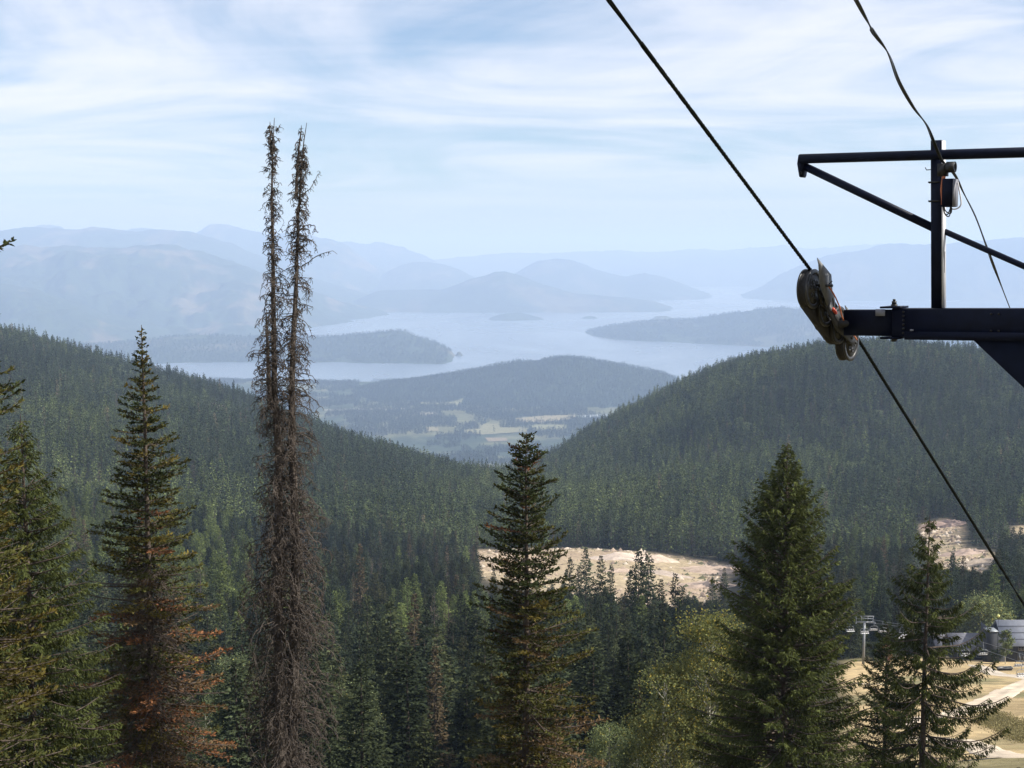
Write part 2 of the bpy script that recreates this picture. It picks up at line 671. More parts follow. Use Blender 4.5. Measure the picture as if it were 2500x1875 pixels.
m = bpy.data.materials.new('lake_water')
m.use_nodes = True
b = m.node_tree.nodes['Principled BSDF']
b.inputs['Base Color'].default_value = (0.10, 0.135, 0.18, 1)
b.inputs['Roughness'].default_value = 0.12
b.inputs['IOR'].default_value = 1.33
g = m.node_tree.nodes.new('ShaderNodeNewGeometry')
mp = m.node_tree.nodes.new('ShaderNodeMapping')
mp.inputs['Scale'].default_value = (0.0006, 0.00022, 1)
mp.inputs['Rotation'].default_value = (0, 0, 0.5)
nz = m.node_tree.nodes.new('ShaderNodeTexNoise')
nz.inputs['Scale'].default_value = 1.0
nz.inputs['Detail'].default_value = 5
nz.inputs['Distortion'].default_value = 1.5
mr = m.node_tree.nodes.new('ShaderNodeMapRange')
mr.inputs['From Min'].default_value = 0.35
mr.inputs['From Max'].default_value = 0.65
mr.inputs['To Min'].default_value = 0.16
mr.inputs['To Max'].default_value = 0.34
m.node_tree.links.new(g.outputs['Position'], mp.inputs[0])
m.node_tree.links.new(mp.outputs[0], nz.inputs['Vector'])
m.node_tree.links.new(nz.outputs['Fac'], mr.inputs['Value'])
m.node_tree.links.new(mr.outputs[0], b.inputs['Roughness'])
nb = m.node_tree.nodes.new('ShaderNodeTexNoise')
nb.inputs['Scale'].default_value = 0.02
nb.inputs['Detail'].default_value = 6
bp = m.node_tree.nodes.new('ShaderNodeBump')
bp.inputs['Strength'].default_value = 0.1
bp.inputs['Distance'].default_value = 0.5
m.node_tree.links.new(g.outputs['Position'], nb.inputs['Vector'])
m.node_tree.links.new(nb.outputs['Fac'], bp.inputs['Height'])
m.node_tree.links.new(bp.outputs[0], b.inputs['Normal'])
M_water = m
xs = np.linspace(-42000, 42000, 24)
ys = np.linspace(5000, 82000, 24)
XX, YY = np.meshgrid(xs, ys)
gidx = np.arange(24 * 24).reshape(24, 24)
quads = np.stack([gidx[:-1, :-1], gidx[:-1, 1:], gidx[1:, 1:], gidx[1:, :-1]], -1).reshape(-1, 4)
o = obj('lake', new_mesh('lake', np.stack([XX, YY, np.full_like(XX, LAKE_Z)], -1).reshape(-1, 3), quads), M_water)
tag(o, 'wide pale blue lake between hazy mountains', kind='structure')

COL_WOODS = np.array([0.038, 0.055, 0.030])


def bump_prof(t):
    t = np.clip(np.abs(t), 0, 1)
    return (1 - t) ** 1.25 * (1 + 0.6 * t) * (1 - t * t * 0.3)


class Ridge:
    """a ridge of hills: crest given by photo pixels at distance yc; falls to the lake level in front (wf) and behind (wb)"""

    def __init__(self, pts, yc, wf, wb, base=LAKE_Z - 30, spur=0.25, sc_=1.0, seed=0.0, rough=0.0):
        u = np.array([p[0] for p in pts], float)
        v = np.array([p[1] for p in pts], float)
        a, s = ray(u, v)
        self.a, self.s, self.yc = a, s, yc
        self.ycs = np.array([p[2] if len(p) > 2 else yc for p in pts], float)
        self.wfs = np.array([p[3] if len(p) > 3 else wf for p in pts], float)
        self.wf, self.wb, self.base, self.spur, self.sc, self.seed, self.rough = wf, wb, base, spur, sc_, seed, rough

    def height(self, x, y):
        a = x / y
        s = np.interp(a, self.a, self.s)
        for _ in range(0):
            pass
        yc = np.interp(a, self.a, self.ycs)
        over = np.maximum(np.maximum(self.a[0] - a, a - self.a[-1]), 0) * yc
        zc = s * yc - over * 0.28
        h = np.maximum(zc - self.base, 0)
        t = np.where(y < yc, (y - yc) / np.interp(a, self.a, self.wfs), (y - yc) / self.wb)
        b = bump_prof(t)
        q = self.sc
        n = fbm(x / (2300 * q) + self.seed, y / (2600 * q) + self.seed * 1.7, 6, 0.55)
        mid = np.clip(4 * b * (1 - b), 0, 1)
        z = self.base + h * np.clip(b + self.spur * n * mid * 1.6, 0, None)
        z = np.where(b > 0.97, z, np.minimum(z, self.base + (s - 0.0015) * y - self.base + 0 * z) if False else z)
        if self.rough:
            z = z + self.rough * fbm(x / 260 + self.seed, y / 260, 4, 0.6) * np.clip(b * 3, 0, 1)
        return np.where((b <= 0) | (h <= 0), self.base, z)


def ridge_sheet(name, label, ridges, urange, yrange, nx, ny, mtl=None, tan=0.35, extra=None):
    a0 = ray(urange[0], 700)[0]
    a1 = ray(urange[1], 700)[0]
    A = np.linspace(a0, a1, nx)
    Y = np.exp(np.linspace(math.log(yrange[0]), math.log(yrange[1]), ny))
    AA, YY = np.meshgrid(A, Y)
    XX = AA * YY
    Z = np.full(XX.shape, LAKE_Z - 30.0)
    for r in ridges:
        Z = np.maximum(Z, r.height(XX, YY))
    if extra is not None:
        Z = np.maximum(Z, extra(XX, YY))
    n = fbm(XX / 900 + 3, YY / 1500, 5, 0.62)
    n2 = fbm(XX / 260 + 9, YY / 420, 4, 0.6)
    f = np.clip((n * 1.1 + n2 * 0.5 - 0.12) * 3.2, 0, 1)[..., None] * tan
    c = COL_WOODS * (1 - f) + f * np.array([0.30, 0.22, 0.16])
    i = np.arange(nx * ny).reshape(ny, nx)
    q = np.stack([i[:-1, :-1], i[:-1, 1:], i[1:, 1:], i[1:, :-1]], -1)
    keep = (Z[:-1, :-1] > LAKE_Z - 25) | (Z[1:, 1:] > LAKE_Z - 25) | (Z[:-1, 1:] > LAKE_Z - 25) | (Z[1:, :-1] > LAKE_Z - 25)
    q = q[keep]
    used = np.unique(q)
    remap = np.full(nx * ny, -1)
    remap[used] = np.arange(len(used))
    V = np.stack([XX, YY, Z], -1).reshape(-1, 3)[used]
    o = obj(name, new_mesh(name, V, remap[q], True, c.reshape(-1, 3)[used]), mtl or M_mount)
    tag(o, label, kind='structure')
    return o


# -- the valley floor with its wooded hill
SHORE = np.array([lake_pt(*p) for p in [(-700, 905), (200, 905), (470, 918), (520, 926), (600, 931), (800, 933), (1000, 930), (1150, 922), (1400, 912),
                                         (1560, 918), (1672, 940), (1640, 966), (1560, 984), (1575, 992), (1680, 984), (1760, 976), (1900, 975), (2600, 960)]] + [[4500, 5600], [-4500, 5600]])
hill = Ridge([(930, 938), (1000, 930), (1100, 914), (1170, 901), (1220, 890), (1270, 884), (1315, 885), (1345, 875), (1385, 872), (1440, 878), (1500, 888),
              (1560, 898), (1620, 912), (1655, 928), (1680, 948)], 9700, 1250, 900, spur=0.22, sc_=0.35, seed=4.0)


def valley_h(x, y):
    d = poly_dist(x, y, SHORE)
    d = np.where(in_poly(x, y, SHORE), d, -d) + 25 * fbm(x / 120, y / 120, 3)
    z = LAKE_Z + np.clip(d * 0.05, -25, 10) + np.clip(d, 0, 400) / 400 * (14 + 26 * fbm(x / 700, y / 700, 3))
    z = np.maximum(z, hill.height(x, y))
    # foot of the near mountain rises out of the valley
    z = z + np.clip((7000 - y) / 1200, 0, 1) ** 1.5 * 75
    return z


A = np.linspace(ray(-300, 1000)[0], ray(2700, 1000)[0], 250)
Yv = np.linspace(5600, 12600, 210)
AA, YY = np.meshgrid(A, Yv)
XX = AA * YY
ZZ = valley_h(XX, YY)
gidx = np.arange(XX.size).reshape(XX.shape)
quads = np.stack([gidx[:-1, :-1], gidx[:-1, 1:], gidx[1:, 1:], gidx[1:, :-1]], -1).reshape(-1, 4)
n = np.clip(fbm(XX / 260, YY / 420, 5, 0.6) * 3 + 0.75, 0, 1)[..., None] * 0.6
n = n * (hill.height(XX, YY) < LAKE_Z + 20)[..., None]
cc = COL_WOODS * (1 - n) + n * np.array([0.17, 0.165, 0.085])
o = obj('valley_floor', new_mesh('valley_floor', np.stack([XX, YY, ZZ], -1).reshape(-1, 3), quads, True, cc.reshape(-1, 3)), M_far)
tag(o, 'wide wooded valley floor beside the lake', kind='structure')

# -- open fields on the valley floor
FIELDS = [
    ([(1040, 1042), (1068, 1041), (1071, 1051), (1043, 1052)], (0.46, 0.38, 0.20), 'small tan farm field at the left of the valley fields'),
    ([(1133, 1049), (1172, 1046), (1172, 1034), (1220, 1033), (1222, 1042), (1290, 1043), (1286, 1053), (1180, 1060), (1140, 1057)], (0.42, 0.37, 0.19), 'long pale green farm field in the middle of the valley'),
    ([(1258, 1020), (1330, 1014), (1400, 1012), (1408, 1017), (1385, 1024), (1320, 1031), (1270, 1029)], (0.52, 0.42, 0.24), 'bare tan field beside the bright sand strip'),
    ([(1290, 1036), (1384, 1036), (1380, 1048), (1310, 1050)], (0.40, 0.37, 0.19), 'dull green farm field right of the long field'),
    ([(1184, 1067), (1236, 1068), (1240, 1075), (1192, 1077)], (0.45, 0.34, 0.21), 'narrow brown field nearest the forest slope'),
    ([(1024, 982), (1060, 983), (1131, 979), (1120, 988), (1030, 988)], (0.40, 0.37, 0.2), 'thin pale field at the foot of the wooded hill'),
    ([(790, 999), (880, 996), (990, 995), (988, 999), (890, 1001), (795, 1003)], (0.5, 0.45, 0.34), 'long thin pale road strip across the valley woods'),
    ([(1015, 1008), (1062, 1006), (1072, 1013), (1030, 1014)], (0.45, 0.38, 0.26), 'small pale yard between valley trees'),
]
FIELD_W = []
M_field = ground_mat('field_grass', 0.03, 0.25, 0.2, 0.3)
for pts, colr, lab in FIELDS + [([(1408, 1014), (1440, 1012), (1508, 1011), (1515, 1014), (1470, 1017), (1425, 1019)], (0.86, 0.85, 0.80), 'bright white gravel strip beside the river in the valley')]:
    W = []
    for u, v in pts:
        a, s = ray(u, v)
        y = -985.0 / s
        for _ in range(6):
            y = float((valley_h(np.array([a * y]), np.array([y]))[0] + 4) / s)
        W.append((float(a * y), y))
    W = np.array(W)
    FIELD_W.append(W)
    # triangulated patch draped on the valley floor
    x0, x1, y0, y1 = W[:, 0].min(), W[:, 0].max(), W[:, 1].min(), W[:, 1].max()
    gx, gy = np.meshgrid(np.linspace(x0, x1, 50), np.linspace(y0, y1, 50))
    gz = valley_h(gx, gy) + 2.5
    gi = np.arange(2500).reshape(50, 50)
    q = np.stack([gi[:-1, :-1], gi[:-1, 1:], gi[1:, 1:], gi[1:, :-1]], -1)
    cxm, cym = (gx[:-1, :-1] + gx[1:, 1:]) / 2, (gy[:-1, :-1] + gy[1:, 1:]) / 2
    q = q[in_poly(cxm, cym, W)]
    if len(q) == 0:
        continue
    used = np.unique(q)
    rm = np.full(2500, -1)
    rm[used] = np.arange(len(used))
    o = obj('field', new_mesh('field', np.stack([gx, gy, gz], -1).reshape(-1, 3)[used], rm[q], True, np.repeat(np.array([colr]) * np.array([0.42, 0.46, 0.5]), len(used), 0)), M_field)
    tag(o, lab, kind='structure')

# -- peninsulas, islands and mountain ranges
PEN1 = Ridge([(-200, 838, 13000), (230, 842, 13200), (330, 834, 13400), (420, 822, 13600), (500, 816, 13700), (600, 822, 13700), (700, 820, 13700), (780, 822, 13700), (850, 818, 13700), (905, 813, 13700), (950, 808, 13700), (985, 809, 13700), (1020, 822, 13600),
                    (1060, 834, 13500), (1085, 846, 13450), (1103, 858, 13400), (1110, 868, 13350)], 13500, 1500, 900, spur=0.2, sc_=0.4, seed=2.0, rough=12)
ridge_sheet('peninsula', 'low wooded peninsula on the left side of the lake', [PEN1], (-300, 1200), (10800, 15200), 260, 120, M_far, 0.2)
ridge_sheet('island', 'tiny rock islet off the tip of the left peninsula', [Ridge([(1112, 866), (1118, 858), (1124, 857), (1129, 866)], 13350, 60, 60, sc_=0.05, seed=1)], (1100, 1140), (13200, 13500), 24, 24, M_far, 0.1)
PEN2 = Ridge([(1436, 808, 17200), (1480, 796, 17000), (1540, 788, 16800), (1620, 782, 16600), (1700, 778, 16400), (1760, 768, 16300), (1800, 762, 16200), (1850, 754, 16100), (1910, 750, 16000), (1980, 756, 15900), (2060, 768, 15800), (2200, 775, 15700), (2600, 780, 15600)],
                   16300, 1700, 900, spur=0.2, sc_=0.4, seed=6.0, rough=12)
ridge_sheet('peninsula', 'long wooded peninsula on the right side of the lake', [PEN2], (1400, 2650), (13600, 18500), 240, 110, M_far, 0.12)
ridge_sheet('island', 'small flat wooded island beyond the right peninsula', [Ridge([(1590, 780), (1600, 772), (1625, 770), (1645, 776), (1660, 782)], 19500, 250, 250, sc_=0.1, seed=3)], (1575, 1680), (19000, 20100), 40, 24, M_far, 0.1)
ridge_sheet('island', 'small wooded island in mid lake right of the headland', [Ridge([(1418, 778), (1428, 772), (1445, 771), (1455, 774), (1462, 779)], 20600, 250, 250, sc_=0.1, seed=4)], (1400, 1480), (20200, 21100), 40, 24, M_far, 0.1)
ridge_sheet('headland', 'low wooded headland jutting into the lake below the centre mountain',
            [Ridge([(1185, 785), (1205, 772), (1240, 764), (1270, 763), (1300, 770), (1320, 776), (1345, 786)], 20300, 500, 700, sc_=0.2, seed=5.5, rough=10)], (1160, 1370), (19600, 21400), 60, 40, M_far, 0.15)
ridge_sheet('mountain', 'pyramid shaped wooded mountain on the far shore in the centre',
            [Ridge([(860, 735), (920, 710), (1000, 706), (1080, 707), (1120, 692), (1150, 679), (1185, 672), (1205, 664), (1232, 661), (1258, 668), (1290, 680), (1330, 695), (1400, 716), (1460, 722), (1540, 727), (1600, 736), (1635, 749), (1650, 758)], 24200, 1800, 2400, spur=0.3, sc_=0.9, seed=1.3, rough=15)],
            (800, 1720), (20300, 28000), 240, 110, M_mount, 0.2)
ridge_sheet('mountain', 'big brownish blue mountain range left of the lake',
            [Ridge([(-500, 640), (-150, 606), (0, 604), (60, 597), (100, 606), (160, 598), (228, 604), (309, 607), (350, 600), (390, 596), (430, 600), (488, 614), (530, 628), (600, 650), (680, 680, 20600, 3700), (760, 712, 20900, 3000), (840, 738, 21300, 2300), (900, 752, 21600, 1800), (940, 766, 21900, 1400), (985, 785, 22100, 1200)], 20500, 5200, 3500, spur=0.42, sc_=0.8, seed=3.1, rough=40),
             Ridge([(-400, 700), (0, 690), (80, 700), (160, 730), (260, 765), (380, 792), (440, 815)], 16600, 2200, 2200, spur=0.35, sc_=0.6, seed=7.7, rough=30)],
            (-600, 1050), (14500, 24500), 330, 190, M_mount, 0.32)
ridge_sheet('mountain', 'long flat topped ridge behind the left range',
            [Ridge([(-500, 580), (-100, 570), (0, 567), (37, 558), (90, 556), (134, 555), (163, 561), (228, 556), (285, 561), (330, 565), (366, 560), (420, 562), (460, 566), (520, 580), (600, 610), (700, 650), (800, 690), (900, 720)], 26500, 5000, 4000, spur=0.3, sc_=1.0, seed=5.2, rough=40)],
            (-600, 950), (21500, 31000), 260, 120, M_mount, 0.25)
ridge_sheet('mountain', 'tall blue peak rising behind the left range',
            [Ridge([(-200, 575), (60, 560), (100, 551), (125, 549), (160, 560), (300, 562), (340, 555), (380, 561), (470, 570), (490, 562), (509, 550), (541, 547), (560, 548), (590, 556), (651, 573), (690, 568), (720, 566), (753, 572), (814, 587), (849, 600), (880, 625), (950, 670), (1010, 700)], 33000, 6000, 4000, spur=0.35, sc_=1.2, seed=9.4, rough=50)],
            (-300, 1100), (27500, 37500), 260, 110, M_mount, 0.3)
ridge_sheet('mountain', 'pale blue ridge stepping down to the lake gap',
            [Ridge([(700, 600), (780, 590), (813, 587), (849, 591), (890, 595), (935, 592), (971, 600), (1016, 617), (1061, 637), (1100, 655), (1152, 674), (1200, 690)], 39000, 6000, 4000, spur=0.3, sc_=1.2, seed=2.4, rough=50),
             Ridge([(900, 690), (960, 655), (989, 646), (1020, 641), (1043, 640), (1084, 646), (1120, 658), (1152, 674), (1190, 695)], 31500, 4500, 3500, spur=0.3, sc_=1.0, seed=4.4, rough=40)],
            (650, 1260), (27000, 43500), 200, 110, M_mount, 0.2)
ridge_sheet('mountain', 'rounded hazy mountain behind the centre mountain',
            [Ridge([(1180, 715), (1250, 672), (1285, 650), (1310, 639), (1335, 634), (1362, 632), (1390, 634), (1420, 642), (1450, 656), (1490, 668), (1530, 676), (1575, 668), (1610, 676), (1660, 692), (1720, 715), (1760, 735)], 30500, 2700, 3500, spur=0.3, sc_=1.0, seed=6.6, rough=30)],
            (1150, 1800), (26000, 35000), 180, 90, M_mount, 0.15)
ridge_sheet('mountain', 'hazy blue range right of the lake behind the lift tower',
            [Ridge([(1800, 730), (1860, 700), (1910, 668), (1966, 643), (2007, 625), (2060, 616), (2109, 608), (2150, 598), (2178, 593), (2215, 596), (2251, 598), (2310, 596), (2373, 588), (2430, 584), (2500, 578), (2700, 570)], 30000, 2400, 4000, spur=0.3, sc_=1.0, seed=7.1, rough=40)],
            (1780, 2750), (27000, 34500), 230, 110, M_mount, 0.15)
ridge_sheet('mountain', 'faint farthest ridge along the right horizon',
            [Ridge([(1000, 640), (1230, 618), (1400, 616), (1500, 611), (1600, 614), (1650, 611), (1702, 606), (1763, 612), (1830, 606), (1905, 599), (1966, 606), (2048, 602), (2141, 595), (2250, 600), (2600, 592)], 46000, 8000, 5000, spur=0.25, sc_=1.5, seed=8.1, rough=50)],
            (950, 2700), (37000, 52000), 220, 70, M_mount, 0.1)


# ------------------------------------------------------------------ tree growing
UP = np.array([0.0, 0.0, 1.0])


def nrm(v):
    return v / np.maximum(np.linalg.norm(v, axis=-1, keepdims=True), 1e-9)


def kites(P, D, Ln, W, Nn, col, belly=0.45):
    """small leaf/needle-spray faces: one quad each"""
    S = nrm(np.cross(D, Nn))
    k = len(P)
    Ln = np.asarray(Ln).reshape(-1, 1)
    W = np.asarray(W).reshape(-1, 1)
    V = np.empty((k, 4, 3))
    V[:, 0] = P
    V[:, 1] = P + D * Ln * belly + S * W * 0.5
    V[:, 2] = P + D * Ln
    V[:, 3] = P + D * Ln * belly - S * W * 0.5
    C = np.repeat(col, 4, 0)
    return V.reshape(-1, 3), np.arange(k * 4).reshape(k, 4), C


def tubes(paths, radii, n=3):
    """paths (B, K, 3), radii (B, K): many thin tapered tubes at once"""
    B, K, _ = paths.shape
    T = np.gradient(paths, axis=1)
    T = nrm(T)
    ref = np.where(np.abs(T[..., 2:3]) > 0.85, np.array([1.0, 0, 0]), UP)
    a = nrm(np.cross(T, ref))
    b = np.cross(T, a)
    an = 2 * np.pi * np.arange(n) / n
    ring = a[:, :, None, :] * np.cos(an)[None, None, :, None] + b[:, :, None, :] * np.sin(an)[None, None, :, None]
    V = paths[:, :, None, :] + ring * radii[:, :, None, None]
    idx = np.arange(B * K * n).reshape(B, K, n)
    nx = np.roll(idx, -1, axis=2)
    f = np.stack([idx[:, :-1], nx[:, :-1], nx[:, 1:], idx[:, 1:]], -1).reshape(-1, 4)
    return V.reshape(-1, 3), f


def trunk_arrays(Ht, r0, rng, lean=0.0, K=14, n=8, wob=0.04, top=1.0):
    z = np.linspace(-0.8, Ht * top, K)
    x = np.cumsum(rng.normal(0, wob, K)) * 0.5 + lean * z
    y = np.cumsum(rng.normal(0, wob, K)) * 0.5
    r = r0 * (1 - np.clip(z, 0, None) / Ht) ** 0.85 + 0.012
    V, f = tubes(np.stack([x, y, z], -1)[None], r[None], n)
    return V, f, (lambda h: np.stack([np.interp(h, z, x), np.interp(h, z, y), h], -1))


def conifer(seed, Ht, rad, dz=0.33, nper=6, zlow=0.04, e0=(0.35, -0.15), curve=(-0.25, 0.15), ds=0.07, lsec=0.36, ter=4,
            kl=0.2, kw=0.055, hang=0.0, side=0.85, upk=0.15, colf=None, gaps=0.0, jit=0.25, minlen=0.06, trunk_r=None, wood=True,
            fill=0.12, lean=0.0, bough_keep=None, lift=0.0, wob=0.04, tipup=0.0, wfun=None, nseg=4, tier=0.3):
    """returns dict(trunk=(V,f), branches=(V,f), crown=(V,f,C)).  rad: function of relative height -> crown radius"""
    rng = np.random.RandomState(seed)
    tr = trunk_r or Ht * 0.0105
    tV, tf, axis = trunk_arrays(Ht, tr, rng, lean, wob=wob)
    hs = []
    h = zlow * Ht
    while h < Ht * 0.992:
        k = max(2, int(round(nper * (0.6 + 0.4 * min(1, (Ht - h) / (0.25 * Ht))))))
        a0 = rng.rand() * 6.28
        for i in range(k):
            hs.append((h + rng.normal(0, dz * tier), a0 + 6.283 * i / k + rng.normal(0, 0.25)))
        h += dz * (0.55 + 0.55 * min(1, (Ht - h) / (0.3 * Ht))) * rng.uniform(0.8, 1.2)
    hs = np.array(hs)
    hb, ph = hs[:, 0], hs[:, 1]
    rel = np.clip(hb / Ht, 0, 1)
    L = rad(rel) * (1 + rng.normal(0, jit, len(hb))).clip(0.35, 1.45)
    if wfun is not None:
        L = L * wfun(rel, ph)
    keep = rng.rand(len(hb)) > gaps
    if bough_keep is not None:
        keep &= bough_keep(rel, ph, rng)
    hb, ph, rel, L = hb[keep], ph[keep], rel[keep], L[keep]
    B = len(hb)
    e = np.interp(rel, [0, 1], [e0[1], e0[0]]) + rng.normal(0, 0.08, B) + lift
    c = np.interp(rel, [0, 1], [curve[0], curve[1]]) + rng.normal(0, 0.05, B)
    O = np.stack([np.cos(ph), np.sin(ph), np.zeros(B)], -1)
    Pp = np.stack([-np.sin(ph), np.cos(ph), np.zeros(B)], -1)
    base = axis(hb)

    def pt(b, t):
        zz = e[b] * t + c[b] * t * t + tipup * np.clip(t - 0.45, 0, 1) ** 2
        return base[b] + (O[b] * t[:, None] + UP * zz[:, None]) * L[b][:, None]

    res = {'trunk': (tV, tf)}
    bi = np.repeat(np.arange(B), nseg)
    tt = np.tile(np.linspace(0, 1, nseg), B)
    path = pt(bi, tt).reshape(B, nseg, 3)
    rr = (0.012 + 0.014 * L)[:, None] * np.linspace(1, 0.25, nseg)[None]
    if wood:
        res['branches'] = tubes(path, rr, 3)
    # secondary twigs
    n_b = np.maximum(2, (L * (1 - fill) / ds).astype(int))
    b = np.repeat(np.arange(B), n_b)
    j = np.concatenate([np.arange(k) for k in n_b])
    t = fill + (1 - fill) * (j + rng.rand(len(j))) / n_b[b]
    sd = np.where(rng.rand(len(b)) < 0.5, -1.0, 1.0)
    P = pt(b, t)
    slope = e[b] + 2 * c[b] * t + 2 * tipup * np.clip(t - 0.45, 0, 1)
    tan = nrm(O[b] + UP * slope[:, None])
    ln = lsec * L[b] * (1 - t) ** 0.75 * rng.uniform(0.5, 1.15, len(b)) + minlen
    ang = side * rng.uniform(0.7, 1.2, len(b))
    D = nrm(tan * np.cos(ang)[:, None] + Pp[b] * (sd * np.sin(ang))[:, None] + UP * (upk - hang * rng.uniform(0.6, 1.3, len(b)))[:, None])
    # tertiary sprays
    m = max(1, ter)
    P2 = np.repeat(P, m, 0)
    D2 = np.repeat(D, m, 0)
    ln2 = np.repeat(ln, m)
    q = np.tile(np.linspace(0.0, 0.9, m), len(P)) * rng.uniform(0.7, 1.1, len(P2))
    P2 = P2 + D2 * (ln2 * q)[:, None] - UP * (0.12 * ln2 * q * q)[:, None]
    D3 = nrm(D2 + rng.normal(0, 0.42, D2.shape) - UP * (hang * 0.35))
    kln = kl * rng.uniform(0.6, 1.3, len(P2)) * (0.55 + 0.45 * np.clip(np.repeat(L[b], m) / 1.0, 0, 1))
    kwd = kw * rng.uniform(0.7, 1.3, len(P2))
    Nn = nrm(UP * 0.8 + rng.normal(0, 0.5, P2.shape)) if hang < 0.5 else nrm(rng.normal(0, 1, P2.shape))
    relk = np.repeat(rel[b], m)
    tk = np.repeat(t, m)
    bb = np.repeat(b, m)
    col = colf(relk, tk, bb, rng, B, np.repeat(ph[b], m)) if colf else np.repeat(np.array([[0.05, 0.065, 0.03]]), len(P2), 0)
    ok = col[:, 0] >= 0
    res['crown'] = kites(P2[ok], D3[ok], kln[ok], kwd[ok], Nn[ok], col[ok])
    res['axis'] = axis
    res['rng'] = rng
    return res


def merge(parts):
    Vs, Fs, Cs, n = [], [], [], 0
    for p in parts:
        Vs.append(p[0])
        Fs.append(p[1] + n)
        if len(p) > 2:
            Cs.append(p[2])
        n += len(p[0])
    return np.concatenate(Vs), np.concatenate(Fs), (np.concatenate(Cs) if Cs else None)


def colour_mix(base, var=0.25):
    base = np.array(base)

    def f(rel, t, b, rng, B, ph):
        bb = 1 + rng.normal(0, var * 0.7, B)
        k = (bb[b] * (1 + rng.normal(0, var * 0.6, len(b)))).clip(0.4, 1.8)
        young = np.clip(t, 0, 1)[:, None] ** 2
        return base * k[:, None] * (1 + 0.25 * young * np.array([1.2, 1.0, 0.3]))
    return f


def cone(rmax, power=0.8, top=0.03, low=1.0):
    return lambda r: rmax * (top + (1 - r) ** power) * np.interp(r, [0, 0.06, 0.2], [low * 0.75, low, 1.0])


def place_tree(name, label, u, vtop, y, build, group=None, mats=None, cat='tree'):
    """tree whose top is seen at (u, vtop) when it stands y metres out; build(height) -> parts"""
    p = at(u, vtop, y)
    gz = float(H(p.x, y))
    Ht = p.z - gz
    r = thing(name, label, cat, (p.x, y, gz), group)
    d = build(Ht)
    mb, mf = mats or (M_bark, M_leaf_fg)
    tk = obj('trunk', new_mesh('trunk', d['trunk'][0], d['trunk'][1], True), mb, r)
    if 'branches' in d:
        obj('branches', new_mesh('branches', *d['branches'][:2], True), mb, tk)['kind'] = 'stuff'
    if 'crown' in d:
        obj('crown', new_mesh('crown', d['crown'][0], d['crown'][1], False, d['crown'][2]), mf, r)
    return r


# ------------------------------------------------------------------ foreground trees
G_GOLD = np.array([0.105, 0.088, 0.028])
G_OLIVE = np.array([0.056, 0.058, 0.021])
G_DARK = np.array([0.034, 0.043, 0.020])
G_RUST = np.array([0.175, 0.086, 0.046])
G_BROWN = np.array([0.095, 0.066, 0.038])


def patchy(stops, var=0.3, tip=0.35, light=None):
    """colour picked bough by bough from weighted stops that change with height; None = bare"""
    def f(rel, t, b, rng, B, ph):
        hb = np.zeros(B)
        hb[b] = rel
        u = rng.rand(B)
        cols = np.zeros((B, 3))
        hs = [s[0] for s in stops]
        for i in range(B):
            k = 0
            hh = hb[i] + rng.normal(0, 0.035)
            while k < len(stops) - 1 and hh > hs[k]:
                k += 1
            w = stops[k][1]
            tot = 0
            pick = w[-1][1]
            for ww, cc in w:
                tot += ww
                if u[i] <= tot:
                    pick = cc
                    break
            cols[i] = -1 if pick is None else pick
        br = 1 + rng.normal(0, var * 0.5, B)
        k = (br[b] * (1 + rng.normal(0, var, len(b)))).clip(0.35, 1.9)[:, None]
        c = cols[b]
        young = (np.clip(t, 0, 1) ** 2)[:, None] * tip
        out_ = c * k * (1 + young * np.array([1.2, 1.0, 0.4]))
        return np.where(c[:, :1] < 0, -1.0, np.maximum(out_, 0.004))
    return f


